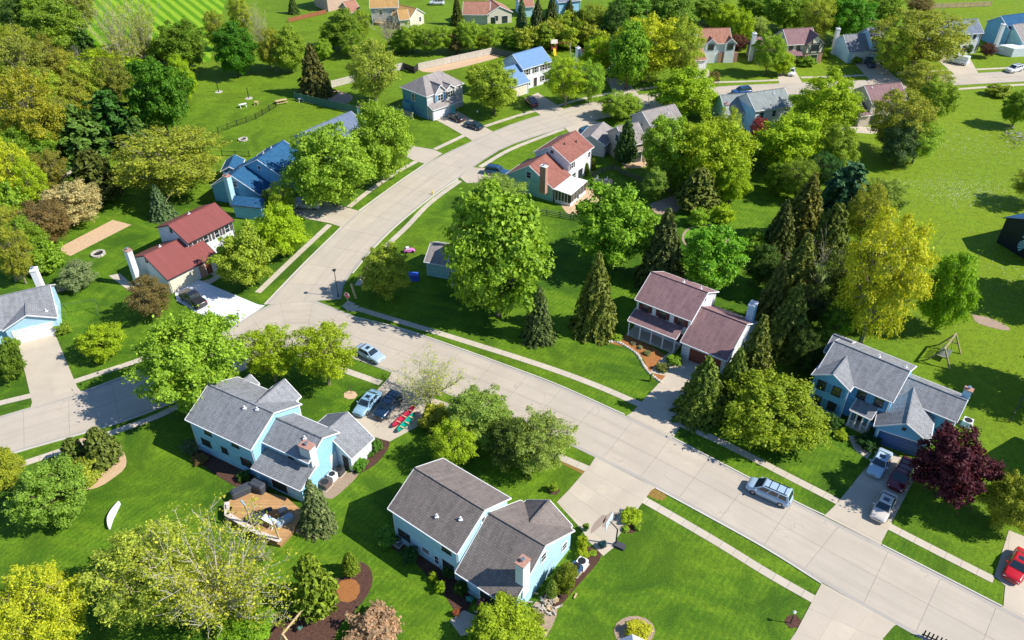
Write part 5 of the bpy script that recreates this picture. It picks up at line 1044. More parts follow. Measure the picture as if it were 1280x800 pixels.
def shadetree(key,px,py,a,b,col,label):
    """a tree beyond the right edge, placed so that its shadow reaches the ground at px,py"""
    g_=at(px,py); cm,tm,clear=PROTO[key]; z=b*(1+clear); d=z/math.tan(SUN_EL)
    r=empty('tree',(g_.x+d*math.cos(SUN_AZ),g_.y+d*math.sin(SUN_AZ),0),1.0,label=label,cat='tree',group='trees'); r.scale=(a,a,b)
    for nm,me in (('crown',cm),('trunk',tm)): c=bpy.data.objects.new(nm,me); COL.link(c); c.parent=r; c.color=(*col,1)
shadetree('D2',1250,489,4.4,5.0,MG,'green tree beyond the right edge casting the long shadow near the brick-capped chimney')
shadetree('D0',1262,377,5.4,5.6,MG,'green tree beyond the right edge casting the big round shadow on the meadow')
shadetree('S0',1252,254,3.6,3.0,OL,'olive tree beyond the dark building casting a flat shadow')
# ---------------------------------------------------------------- vehicles
def carproto(kind):
    S={'sedan':dict(L=4.7,W=1.82,hood=.88,deck=.95,belt=.93,H=1.43,cab=(1.05,-1.75),roof=(.30,-1.05)),
       'suv':dict(L=4.7,W=1.9,hood=1.0,deck=1.05,belt=1.05,H=1.70,cab=(1.15,-2.2),roof=(.45,-1.95)),
       'minivan':dict(L=5.05,W=1.95,hood=.98,deck=1.0,belt=1.02,H=1.76,cab=(1.65,-2.42),roof=(.75,-2.15)),
       'pickup':dict(L=5.4,W=1.95,hood=1.1,deck=1.12,belt=1.12,H=1.85,cab=(.95,-.95),roof=(.35,-.75)),
       'van':dict(L=4.8,W=2.0,hood=1.25,deck=1.3,belt=1.3,H=2.25,cab=(1.75,-2.37),roof=(1.0,-2.33))}[kind]
    L,W=S['L']/2,S['W']/2; out={}
    def ring(x,zb,zt,w,wt): 
        return [(x,-w*.92,zb),(x,-w,zb+.12),(x,-w,zb+(zt-zb)*.62),(x,-wt,zt-.03),(x,-wt*.82,zt),(x,wt*.82,zt),(x,wt,zt-.03),(x,w,zb+(zt-zb)*.62),(x,w,zb+.12),(x,w*.92,zb)]
    h,d,bt=S['hood'],S['deck'],S['belt']; c0,c1=S['cab']
    m=MB(); m.loft([ring(L,.38,h*.72,W*.70,W*.62),ring(L-.08,.26,h*.84,W*.88,W*.78),ring(L-.45,.22,h*.93,W*.97,W*.86),ring(c0+.05,.2,h*1.0,W,W*.9),ring(c0-.5,.2,bt,W,W*.93),ring((c0+c1)/2,.2,bt+.01,W,W*.94),ring(c1+.3,.2,bt+.02,W,W*.93),ring(max(c1-.1,-L+.3),.22,d,W*.98,W*.88),ring(-L+.08,.27,d*.93,W*.9,W*.8),ring(-L,.4,d*.8,W*.76,W*.7)][::-1])
    out['body']=(m,M_PAINT)
    r0,r1=S['roof']; H=S['H']; wb,wt=W*.90,W*(.72 if kind=='sedan' else .78 if kind!='van' else .9)
    m=MB(); A=[(c0,-wb,bt-.02),(c0,wb,bt-.02),(c1,wb,bt),(c1,-wb,bt)]; B=[(r0,-wt,H-.05),(r0,wt,H-.05),(r1,wt,H-.05),(r1,-wt,H-.05)]; C=[(r0-.12,-wt*.8,H),(r0-.12,wt*.8,H),(r1+.12,wt*.8,H),(r1+.12,-wt*.8,H)]
    m.loft([A,B,C][::1]); out['roof']=(m,M_PAINT)
    def pane(i,j,a0,a1,z0,z1):
        p=[Vector(A[i]),Vector(A[j]),Vector(B[j]),Vector(B[i])]; q=[lerp2(p,s,t) for s,t in ((a0,z0),(a1,z0),(a1,z1),(a0,z1))]
        n=(p[1]-p[0]).cross(p[3]-p[0]).normalized(); c=sum(p,Vector())/4; n=n if n.dot(Vector((c.x-(c0+c1)/2,c.y,0)))>0 else -n
        o=[x+n*.014 for x in q]; u=[x-n*.01 for x in q]; m=MB(); m.hexa(u,o); return m
    out['windshield']=(pane(0,1,.05,.95,.06,.94),M_CGLASS); 
    if kind!='van': out['rear_window']=(pane(2,3,.06,.94,.12,.92),M_CGLASS)
    ns={'sedan':2,'suv':3,'minivan':3,'pickup':2,'van':1}[kind]; span=.92 if kind!='van' else .27
    for sd in (0,1):
        for k in range(ns):
            a0,a1=.06+span*k/ns+.012,.06+span*(k+1)/ns-.025; a1=min(a1,.93)
            if sd: m=pane(1,2,a0,a1,.12,.9)
            else: m=pane(0,3,a0,a1,.12,.9)
            out['side_window%d%d'%(sd,k)]=(m,M_CGLASS)
    for sx,x in ((0,L-.95),(1,-L+.95)):
        for sy in (-1,1):
            r=.33 if kind!='pickup' else .38; m=MB(); m.tube((x,sy*(W-.24),r),(x,sy*(W+.015),r),r,r,14); m2=MB(); m2.tube((x,sy*(W-.2),r),(x,sy*(W+.03),r),r*.62,r*.58,10)
            out['wheel%d%d'%(sx,sy)]=(m,M_RUBBER,m2)
    for sy in (-1,1):
        m=MB(); m.box((L-.10,sy*W*.62,h*.68),(.16,W*.36,.14)); out['headlight%d'%sy]=(m,M_HLIGHT)
        m=MB(); m.box((-L+.10,sy*W*.68,d*.76),(.18,W*.24,.18 if kind=='sedan' else .34)); out['taillight%d'%sy]=(m,M_TLIGHT)
        m=MB(); m.box((c0-.35,sy*(W+.08),bt+.05),(.14,.2,.13)); out['mirror%d'%sy]=(m,M_PAINT)
    m=MB(); m.box((L-.03,0,.42),(.12,W*1.3,.16)); m.box((-L+.03,0,.45),(.12,W*1.3,.16)); out['bumper']=(m,M_PAINT)
    m=MB(); m.box((L-.03,0,h*.62),(.06,W*.7,.13)); out['grille']=(m,M_BLACK)
    if kind in('minivan','suv'):
        m=MB()
        for sy in (-1,1): m.bar((r0-.2,sy*wt*.82,H+.05),(r1+.2,sy*wt*.82,H+.05),.05)
        for x in (r0-.7,(r0+r1)/2-.1,r1+.5): m.bar((x,-wt*.82,H+.05),(x,wt*.82,H+.05),.045)
        out['roof_rack']=(m,M_BLACK)
    if kind=='sedan':
        m=MB(); m.box(((r0+r1)/2+.1,0,H+.004),(.55,wt*1.0,.02)); out['sunroof']=(m,M_CGLASS)
    if kind=='pickup':
        m=MB(); m.box((-1.85,0,1.15),(1.55,W*1.6,.05)); out['bed_cover']=(m,M_BLACK)
    meshes={}
    for k,v in out.items():
        o=v[0].build(k,v[1],None,local=True,smooth=False); me=o.data; bpy.data.objects.remove(o); rim=None
        if len(v)>2: o=v[2].build('rim',M_CHROME,None,local=True); rim=o.data; bpy.data.objects.remove(o)
        meshes[k]=(me,rim)
        if k in('body',):
            me.polygons.foreach_set('use_smooth',[True]*len(me.polygons)); 
    return meshes
CARS={k:carproto(k) for k in('sedan','suv','minivan','pickup','van')}
def car(kind,px,py,qx,qy,col,label,z=0.06):
    """px,py centre; (qx,qy) a point ahead of the nose"""
    c=at(px,py,.7); q=at(qx,qy,.7); a=math.atan2(q.y-c.y,q.x-c.x)
    nm={'pickup':'pickup_truck','van':'delivery_van','suv':'parked_car','sedan':'parked_car','minivan':'minivan'}[kind]
    r=empty(nm,(c.x,c.y,z),a,label=label,cat={'pickup':'pickup','van':'van','minivan':'minivan'}.get(kind,'car'),group='parked vehicles')
    for k,(me,rim) in CARS[kind].items():
        n=k.rstrip('-0123456789'); o=bpy.data.objects.new(n,me); COL.link(o); o.parent=r; o.color=(*col,1)
        if rim: ro=bpy.data.objects.new('rim',rim); COL.link(ro); ro.parent=o
    return r
SB=(0.36,0.48,0.60); NV=(0.02,0.035,0.07)
car('minivan',962,614,935,602,SB,'silver-blue minivan with roof rack parked at the kerb')
car('sedan',462,441,475,448,SB,'silver sedan parked on the street beside the dome-shaped tree')
car('sedan',459,503,445,519,(0.25,0.42,0.55),'light blue sedan next to the navy car beside the canoes')
car('suv',485,507,470,523,(0.01,0.03,0.07),'dark navy car between the light blue sedan and the canoes')
car('sedan',1100,578,1090,596,(0.42,0.55,0.66),'light blue sedan nearest the blue garage')
car('minivan',1127,594,1115,616,(0.13,0.008,0.02),'dark red minivan under the purple maple')
car('sedan',1105,632,1096,650,(0.60,0.54,0.47),'beige sedan at the street end of the driveway')
car('sedan',1273,706,1264,724,(0.50,0.008,0.012),'bright red sports car at the right edge')
car('pickup',241,373,228,364,(0.015,0.018,0.022),'black pickup on the bright white driveway')
car('suv',385,255,370,254,(0.45,0.48,0.50),'silver car under the two big bright maples')
car('sedan',570,146,559,141,(0.015,0.015,0.02),'black sedan nearest the white garage door')
car('sedan',592,156,580,152,(0.01,0.03,0.05),'dark teal car at the end of the hip-roofed house driveway')
car('suv',664,127,660,123,(0.10,0.01,0.025),'dark red car before the bright blue roof')
car('suv',735,164,745,160,(0.02,0.12,0.22),'blue car beside the grey-roofed house')
car('suv',621,214,634,216,(0.02,0.08,0.17),'blue car left of the red shingled house')
car('sedan',989,89,988,97,(0.7,0.72,0.74),'small white car near the half-timbered house')
car('suv',1088,79,1092,84,(0.015,0.04,0.09),'dark blue car under the large spreading olive tree')
car('van',1198,76,1180,72,(0.75,0.80,0.80),'white delivery van in front of the colonial house')
car('suv',1268,86,1256,89,(0.7,0.72,0.74),'white car on the street at the top right edge')
car('sedan',862,88,868,88,(0.65,0.67,0.7),'white car half hidden left of the orange-roofed house')
car('suv',927,114,915,115,(0.02,0.08,0.22),'blue car on the street behind the white and blue house')
car('suv',546,3,535,3,(0.65,0.68,0.7),'white car at the very top beside the deck house')
# ---------------------------------------------------------------- fences
def fence(pts,h,mat,label,style='board',post=2.4,name='fence'):
    """straight runs between ground points, with each post and each panel or rail as a part"""
    w=[at(*p) for p in pts]; r=empty(name,(w[0].x,w[0].y,0),label=label,cat='fence',group='garden fences')
    for a,b in zip(w[:-1],w[1:]):
        n=max(1,round((b-a).length/post)); d=(b-a).normalized()
        for i in range(n+1):
            p=a.lerp(b,i/n); m=MB(); m.box((p.x,p.y,(h+.08)/2),(.12,.12,h+.08),math.atan2(d.y,d.x)); m.build('post',mat,r)
            if i<n:
                e=a.lerp(b,(i+1)/n); s=p+d*.08; e=e-d*.08; L=(e-s).length; m=MB(); ang=math.atan2(d.y,d.x)
                if style=='board':
                    k=int(L/.16)
                    for j in range(k): q=s.lerp(e,(j+.5)/k); m.box((q.x,q.y,h/2+.03),(L/k-.02,.03,h-.08),ang)
                    for z in (.35,h-.25): m.bar((s.x,s.y,z),(e.x,e.y,z),.07)
                    m.build('panel',mat,r)
                elif style=='iron':
                    k=int(L/.28)
                    for j in range(k): q=s.lerp(e,(j+.5)/k); m.box((q.x,q.y,h/2),(.03,.03,h-.1),ang)
                    for z in (.15,h-.15): m.bar((s.x,s.y,z),(e.x,e.y,z),.05)
                    m.build('panel',mat,r)
                else:
                    for z in (.3,.65,1.0): m=MB(); m.bar((s.x,s.y,z),(e.x,e.y,z),.10); m.build('rail',mat,r)
    return r
fence([(415,110),(504,87)],1.8,simple('bleached_wood',(0.60,0.55,0.47),.9,.15),'bleached board fence, left run behind the airy olive tree')
fence([(504,87),(518,92),(523,88)],1.8,M_BLACK,'short dark fence return beside the hip-roofed house')
fence([(523,88),(615,68)],1.8,MATS['bleached_wood'],'bleached board fence, right run above the bare soil')
fence([(615,68),(645,75)],1.8,simple('dark_boards',(0.08,0.11,0.11),.9,.1),'dark board fence at the left of the bright blue roof')
fence([(369,125),(395,131),(447,143)],1.8,M_DGREEN,'green board fence in front of the dark brown spruce')
fence([(273,166),(320,149),(345,134)],1.3,M_BLACK,'black metal fence across the upper lawn',style='iron')
fence([(278,195),(312,196)],1.2,M_BLACK,'short black metal fence beside the navy house',style='iron')
fence([(667,267),(700,272),(727,277)],1.2,simple('rail_wood',(0.12,0.11,0.10),.9,.1),'split rail fence below the sunroom',style='rail')
fence([(740,222),(765,212),(810,232),(852,245)],1.1,MATS['rail_wood'],'thin rail fence in the shade below the beige house',style='rail')
fence([(62,369),(91,361)],1.5,M_GWOOD,'weathered grey fence beside the lilac bush')
fence([(20,352),(45,338)],1.5,M_GWOOD,'weathered grey fence behind the white chimney'); 
fence([(546,140),(557,138),(560,148)],1.6,M_GWOOD,'small grey fence at the corner of the hip-roofed house') if False else fence([(492,141),(516,149)],1.5,M_GWOOD,'pale gate fence left of the teal side wall')
fence([(1160,11),(1238,8)],1.5,M_TIMBER,'long tan fence at the top right')
fence([(361,28),(408,17)],1.2,simple('rust_fence',(0.35,0.13,0.06),.9,.1),'rust-coloured fence left of the tan-pink house')
fence([(700,50),(756,44)],1.6,M_DGREEN,'green fence behind the small orange-roofed house')
# ---------------------------------------------------------------- street furniture
def lamp(px,py,hh,label):
    p=at(px,py); r=empty('street_lamp',(p.x,p.y,0),label=label,cat='street lamp',group='street lamps')
    m=MB(); m.tube((0,0,0),(0,0,.5),.11,.09,8); m.tube((0,0,.5),(0,0,hh-.3),.06,.05,8); m.build('pole',M_BLACK,r,local=True)
    m=MB(); m.tube((-.0,0,hh-.3),(0,0,hh),.10,.28,8); m.tube((0,0,hh),(0,0,hh+.12),.34,.12,8); m.build('lantern',M_BLACK,r,local=True); return r
lamp(423,371,4.9,'black street lamp at the corner of the junction'); lamp(810,133,4.5,'black street lamp beside the upper street trees')
def smalllamp(px,py,label):
    p=at(px,py); r=empty('garden_lamp',(p.x,p.y,0),label=label,cat='lamp post',group='garden lamps')
    m=MB(); m.tube((0,0,0),(0,0,1.6),.05,.04,6); m.build('pole',M_BLACK,r,local=True); m=MB(); m.tube((0,0,1.6),(0,0,1.9),.09,.16,6); m.tube((0,0,1.9),(0,0,2.02),.18,.03,6); m.build('lamp_shade',M_WHITE,r,local=True)
smalllamp(988,779,'white-topped garden lamp in the mulch bed at the bottom right'); smalllamp(597,149,'thin garden lamp beside the dark teal car'); smalllamp(373,268,'thin lamp at the edge of the navy house driveway')
p=at(436,384); r=empty('stop_sign',(p.x,p.y,0),R(-25),label='red octagonal stop sign on a thin post at the junction',cat='sign')
m=MB(); m.tube((0,0,0),(0,0,2.1),.035,.035,6); m.build('post',M_CHROME,r,local=True)
M_SRED=simple('sign_red',(0.55,0.02,0.03),.5,.03)
def octo(rad,y0,y1): return [[(rad*math.cos(R(22.5+45*i)),y,2.2+rad*math.sin(R(22.5+45*i))) for i in range(8)] for y in (y0,y1)]
m=MB(); m.loft(octo(.52,-.05,-.03)); m.build('rim',M_WHITE,r,local=True); m=MB(); m.loft(octo(.46,-.065,-.04)); m.build('plate',M_SRED,r,local=True)
c=bpy.data.curves.new('lettering','FONT'); c.body='STOP'; c.size=.36; c.extrude=.01; c.align_x='CENTER'; c.align_y='CENTER'; to=bpy.data.objects.new('t',c); COL.link(to); bpy.context.view_layer.update(); me=bpy.data.meshes.new_from_object(to); bpy.data.objects.remove(to)
me.transform(Matrix.Translation((0,-.075,2.2))@Matrix.Rotation(R(90),4,'X')); me.materials.append(M_WHITE); to=bpy.data.objects.new('lettering',me); COL.link(to); to.parent=r
p=at(445,373); m=MB(); m.bar((p.x,p.y,0),(p.x-.45,p.y+.1,2.6),.28,.24); tag(m.build('wooden_post',M_TIMBER,loc=(p.x,p.y,0)),'weathered flat wooden post leaning beside the street lamp','post')
p=at(541,243); r=empty('fire_hydrant',(p.x,p.y,0),label='pale yellow fire hydrant on the verge inside the bend',cat='hydrant')
m=MB(); m.tube((0,0,0),(0,0,.6),.15,.13,8); m.tube((0,0,.6),(0,0,.78),.16,.04,8); m.build('barrel',simple('hydrant_yellow',(0.75,0.62,0.15),.5,.05),r,local=True); m=MB(); m.tube((-.26,0,.45),(.26,0,.45),.08,.08,8); m.build('nozzle',M_WHITE,r,local=True)
def mailbox(px,py,label):
    p=at(px,py); r=empty('mailbox',(p.x,p.y,0),label=label,cat='mailbox',group='kerbside mailboxes'); m=MB(); m.box((0,0,.55),(.12,.12,1.1)); m.build('post',M_GWOOD,r,local=True)
    m=MB(); m.loft([[(x,.17*math.cos(a)*1.0,1.25+max(-.12,.17*math.sin(a))) for a in [R(30*i) for i in range(12)]] for x in (-.35,.35)]); m.build('box',M_BLACK,r,local=True)
mailbox(655,147,'dark mailbox on the verge right of the hip-roofed house'); mailbox(897,107,'dark mailbox before the orange-roofed house'); mailbox(1068,98,'dark mailbox before the dark blue car driveway'); mailbox(726,112,'dark mailbox by the street trees')
# ---------------------------------------------------------------- garden things
def acunit(px,py,label,mat=None,s=.9,rz=R(-36)):
    p=at(px,py); r=empty('air_conditioner',(p.x,p.y,0),rz,label=label,cat='air conditioner',group='outdoor units'); m=MB(); m.box((0,0,.4),(s,s,.8)); m.build('case',mat or M_CHROME,r,local=True)
    m=MB(); m.tube((0,0,.78),(0,0,.84),s*.42,s*.42,12); m.build('fan_grille',M_BLACK,r,local=True); m=MB(); m.box((0,0,.03),(s+.25,s+.25,.08)); m.build('pad',M_WALK,r,local=True)
acunit(498,679,'blue-lit air conditioner at the left end of the blue wall'); acunit(416,598,'pale air conditioner beside the white gable wall',M_WHITE,rz=R(-28)); acunit(425,592,'dark unit behind the pale air conditioner',simple('dark_grey',(.06,.06,.07),.6,.05),rz=R(-28)); acunit(407,608,'brown box unit left of the pale air conditioner',simple('brown_box',(.13,.09,.08),.6,.05),1.1,R(-28))
acunit(727,707,'white-topped garden box beside the white gable',M_WHITE,1.0); acunit(719,714,'dark blue garden box beside the white-topped one',simple('box_blue',(.03,.09,.18),.5,.05),1.1); acunit(1208,531,'white-topped unit behind the purple maple',M_WHITE,1.1); acunit(676,244,'white unit below the teal gable',M_WHITE,.8)
# canoes
def canoe(a,b,col,label,wd=.45):
    A,B=at(*a,.3),at(*b,.3); L=(B-A).length; c=(A+B)/2; r=empty('canoe',(c.x,c.y,.08),math.atan2(B.y-A.y,B.x-A.x),label=label,cat='canoe',group='canoes on the driveway')
    m=MB(); rings=[]
    for i in range(13):
        t=-1+2*i/12; w=wd*math.sqrt(max(.004,1-t*t)); z=.12*t*t; rings.append([(t*L/2,-w,.30+z*2),(t*L/2,-w*.8,.10+z),(t*L/2,0,.0+z*1.4),(t*L/2,w*.8,.10+z),(t*L/2,w,.30+z*2),(t*L/2,w*.85,.28+z*2),(t*L/2,w*.6,.14+z),(t*L/2,0,.06+z*1.4),(t*L/2,-w*.6,.14+z),(t*L/2,-w*.85,.28+z*2)])
    o=m; m.loft(rings); h=m.build('hull',M_PAINT,r,local=True,color=col)
    for x in (-.25,0,.28): m=MB(); m.box((x*L,0,.28),(.16,wd*1.7,.03)); m.build('seat',M_TIMBER,r,local=True)
canoe((491,534),(519,508),(0.50,0.02,0.06),'red canoe lying beside the green one'); canoe((497,540),(519,517),(0.0,0.28,0.20),'green canoe lying right of the red one')
# curved white bench-like edging on the lower left lawn
m=MB(); c=smoothline([at(137,662),at(138,650),at(143,640),at(150,630)],.5); k=len(c)
for i in range(k-1):
    w0=.34*math.sin(math.pi*(i+.4)/(k)); w1=.34*math.sin(math.pi*(i+1.4)/k) if i<k-2 else .1; d=(c[i+1]-c[i]).normalized(); n=Vector((-d.y,d.x,0))
    m.hexa([c[i]-n*w0,c[i+1]-n*w1,c[i+1]+n*w1,c[i]+n*w0],[c[i]-n*w0*.7+Vector((0,0,.5)),c[i+1]-n*w1*.7+Vector((0,0,.5)),c[i+1]+n*w1*.7+Vector((0,0,.5)),c[i]+n*w0*.7+Vector((0,0,.5))])
tag(m.build('garden_bench',M_WHITE,loc=(c[0].x,c[0].y,0)),'long curved white bench-like shape on the lower left lawn','bench')
# basketball hoop
p=at(769.5,681); r=empty('basketball_hoop',(p.x,p.y,0),R(150),label='tall basketball hoop on a black pole at the driveway edge',cat='basketball hoop')
m=MB(); m.tube((0,0,0),(0,0,2.6),.09,.08,8); m.tube((0,0,2.6),(.9,0,3.3),.07,.06,8); m.build('pole',M_BLACK,r,local=True)
m=MB(); m.box((1.0,0,3.3),(.06,1.8,1.1)); m.build('backboard',simple('backboard',(0.62,0.75,0.8),.3,.03),r,local=True)
m=MB()
for k in range(12): a,b=6.283*k/12,6.283*(k+1)/12; m.bar((1.28+.23*math.cos(a),.23*math.sin(a),3.05),(1.28+.23*math.cos(b),.23*math.sin(b),3.05),.03)
m.build('rim',simple('rim_orange',(.6,.12,.02),.5,.03),r,local=True); m=MB(); m.box((-.5,0,.15),(1.1,.7,.3)); m.build('base',simple('dark_grey',(.06,.06,.07),.6,.05),r,local=True)
def pot(px,py,rr,hh,mat,fl,label,leafc=LG):
    p=at(px,py); r=empty('plant_pot',(p.x,p.y,.05),label=label,cat='plant pot',group='garden pots'); m=MB(); m.tube((0,0,0),(0,0,hh),rr*.7,rr,10); m.build('pot',mat,r,local=True)
    c=bpy.data.objects.new('foliage',PROTO['R1'][0]); COL.link(c); c.parent=r; c.scale=(rr,rr,rr*.6); c.location=(0,0,hh-.1); c.color=(*fl,1)
pot(602,758,.35,.5,M_STONE,(0.45,0.1,0.35),'pot of pink flowers by the patio door'); pot(570,769,.3,.4,simple('terracotta',(.45,.18,.09),.8,.1),(.3,.1,.05),'terracotta pot at the patio corner'); pot(595,764,.28,.4,M_WHITE,LG,'white pot beside the pink flowers'); pot(753,684,.35,.4,simple('dark_grey',(.06,.06,.07),.6,.05),(.02,.08,.12),'dark round tub at the end of the driveway')
pot(732,663,.3,.6,simple('bin_green',(.02,.12,.06),.6,.05),MG,'dark green tub at the garage corner')
def seat(px,py,rz,mat,label,w=.6,name='garden_chair',cat='chair'):
    p=at(px,py); r=empty(name,(p.x,p.y,.05),R(rz),label=label,cat=cat,group='garden seats')
    m=MB(); m.box((0,0,.42),(.55,w,.06)); m.build('seat',mat,r,local=True); m=MB(); m.box((-.27,0,.7),(.06,w,.55)); m.build('backrest',mat,r,local=True)
    for x in (-.24,.24):
        for y in (-w/2+.05,w/2-.05): m=MB(); m.box((x,y,.2),(.05,.05,.4)); m.build('leg',mat,r,local=True)
M_TEALP=simple('teal_paint',(.05,.28,.26),.5,.05); seat(588,752,60,M_TEALP,'teal garden chair in the shade by the patio'); seat(672,240,120,M_TIMBER,'wooden lounge chair below the teal gable',1.2); seat(745,226,200,M_WHITE,'white chair on the tan patio, upper one'); seat(722,250,170,M_WHITE,'white chair on the tan patio, lower one'); seat(757,227,180,M_WHITE,'white chair at the end of the tan patio')
def table(px,py,label,mat=M_TIMBER,L=1.7,W=.8,rz=0,z=0,bench=True):
    p=at(px,py,z); r=empty('garden_table',(p.x,p.y,z),R(rz),label=label,cat='table',group='garden tables')
    m=MB()
    for k in range(5): m.box((0,-W/2+W*(k+.5)/5,.74),(L,W/5-.02,.05))
    m.build('table_top',mat,r,local=True)
    for x in (-L*.38,L*.38): m=MB(); m.bar((x,-W*.7,0),(x,W*.25,.72),.09); m.bar((x,W*.7,0),(x,-W*.25,.72),.09); m.build('leg',mat,r,local=True)
    if bench:
        for y in (-W*.95,W*.95): m=MB(); m.box((0,y,.45),(L,.26,.05)); m.build('bench',mat,r,local=True)
table(352,129,'tan timber picnic table by the black metal fence',L=2.6,W=1.0,rz=30); table(304,134,'pale picnic table on the upper lawn',M_WHITE,rz=35,bench=False); table(321,131,'small timber table on the upper lawn',L=.9,W=.8,bench=False); table(377,127,'white table beside the green fence',M_WHITE,L=1.2,bench=False)
table(1160,0,'x') if False else None
def firepit(px,py,rr,label,mat=None):
    p=at(px,py); r=empty('fire_pit',(p.x,p.y,0),label=label,cat='fire pit',group='fire pits')
    for k in range(12): a=6.283*k/12; m=MB(); m.box((rr*math.cos(a),rr*math.sin(a),.15),(.35,rr*.5,.3),a); m.build('stone',mat or M_STONE,r,local=True)
    m=MB(); m.tube((0,0,0.02),(0,0,.06),rr*.85,rr*.85,12); m.build('ash_bed',M_BLACK,r,local=True)
firepit(304,175,.8,'stone ring fire pit on the fenced upper lawn'); firepit(123,318,.95,'stone ring fire pit below the vegetable plot')
for x,y,l in ((273.5,115,'left'),(311,123,'right')):
    p=at(x,y); r=empty('lawn_post',(p.x,p.y,0),label='dark post in a pale sand patch on the upper lawn, the %s one'%l,cat='post',group='lawn posts'); m=MB(); m.tube((0,0,0),(0,0,2.6),.10,.08,6); m.build('stake',M_BLACK,r,local=True); m=MB(); m.tube((0,0,0.0),(0,0,.04),.9,.9,10); m.build('sand_patch',M_STONE,r,local=True)
# bench swing
p=at(1180,446); r=empty('garden_swing',(p.x,p.y,0),R(48),label='wooden A-frame bench swing on the right meadow',cat='swing')
M_SW=simple('swing_wood',(.36,.30,.17),.85,.15,4)
for x in (-1.75,1.75):
    for y in (-1.2,1.2): m=MB(); m.bar((x,y,0),(x,0,2.2),.13); m.build('leg',M_SW,r,local=True)
    m=MB(); m.bar((x,-.6,1.1),(x,.6,1.1),.1); m.build('brace',M_SW,r,local=True)
m=MB(); m.bar((-1.9,0,2.2),(1.9,0,2.2),.15); m.build('beam',M_SW,r,local=True)
for x in (-.8,.8):
    for y in (-.3,.3): m=MB(); m.bar((x,0,2.15),(x,y,.6),.03); m.build('chain',M_BLACK,r,local=True)
M_SWG=simple('greyed_bench',(.16,.19,.18),.8,.1)
for k in range(6): m=MB(); m.box((0,-.4+k*.15,.55),(1.9,.11,.04)); m.build('slat',M_SWG,r,local=True)
for k in range(9): m=MB(); m.box((-.85+k*.2125,.48,.92),(.10,.04,.65)); m.build('back_slat',M_SWG,r,local=True)
r.scale=(1.25,1.25,1.25)
# timber A-frame in the mulch bed
p=at(376,789); r=empty('swing_frame',(p.x,p.y,0),R(62),label='pale timber A-frame swing with a bucket seat in the dark mulch bed',cat='swing')
for x in (-2.0,2.0):
    for y in (-1.1,1.1): m=MB(); m.bar((x,y,0),(x,0,2.4),.14); m.build('leg',M_TIMBER,r,local=True)
m=MB(); m.bar((-2.1,0,2.4),(2.1,0,2.4),.14); m.build('beam',M_TIMBER,r,local=True)
m=MB(); m.box((0,0,.6),(.45,.3,.2)); m.build('seat',M_DGREEN,r,local=True); m=MB(); m.bar((-.2,0,.65),(-.2,0,2.4),.03); m.bar((.2,0,.65),(.2,0,2.4),.03); m.build('chain',M_BLACK,r,local=True)
# thin metal swing set on the lawn by the grey house
p=at(104,392); r=empty('metal_swing_set',(p.x,p.y,0),R(15),label='thin green metal swing set frame on the lawn by the far-left house',cat='swing'); MG_=simple('green_tube',(.10,.16,.05),.5,.05)
for x in (-2.2,2.2):
    for y in (-1,1): m=MB(); m.tube((x,y,0),(x,0,2.1),.05,.05,6); m.build('leg',MG_,r,local=True)
m=MB(); m.tube((-2.3,0,2.1),(2.3,0,2.1),.05,.05,6); m.build('beam',MG_,r,local=True)
# play set
p=at(692,66); r=empty('play_set',(p.x,p.y,0),R(5),label='red-brown play tower with yellow slide and swing beam on the small lawn',cat='play set'); M_RB=simple('redbrown',(.28,.07,.04),.8,.1)
for x in (-.7,.7):
    for y in (-.7,.7): m=MB(); m.bar((x,y,0),(x,y,2.9),.16); m.build('post',M_RB,r,local=True)
m=MB(); m.box((0,0,1.3),(1.6,1.6,.1)); m.build('platform',M_RB,r,local=True)
m=MB(); m.hexa([(-.9,-.9,2.7),(.9,-.9,2.7),(.9,.9,2.7),(-.9,.9,2.7)],[(-.9,-.05,3.5),(.9,-.05,3.5),(.9,.05,3.5),(-.9,.05,3.5)]); m.build('canopy',simple('canvas',(.6,.55,.48),.8,.05),r,local=True)
m=MB(); m.hexa([(-.3,-3.2,0.1),(.4,-3.2,.1),(.4,-.8,1.3),(-.3,-.8,1.3)],[(-.3,-3.2,.2),(.4,-3.2,.2),(.4,-.8,1.4),(-.3,-.8,1.4)]); m.build('slide',simple('slide_yellow',(.75,.5,.02),.4,.03),r,local=True)
m=MB(); m.bar((.7,0,2.6),(4.4,0,2.6),.16); m.build('beam',M_RB,r,local=True)
for y in (-1.1,1.1): m=MB(); m.bar((4.4,y,0),(4.4,0,2.6),.14); m.build('leg',M_GWOOD,r,local=True)
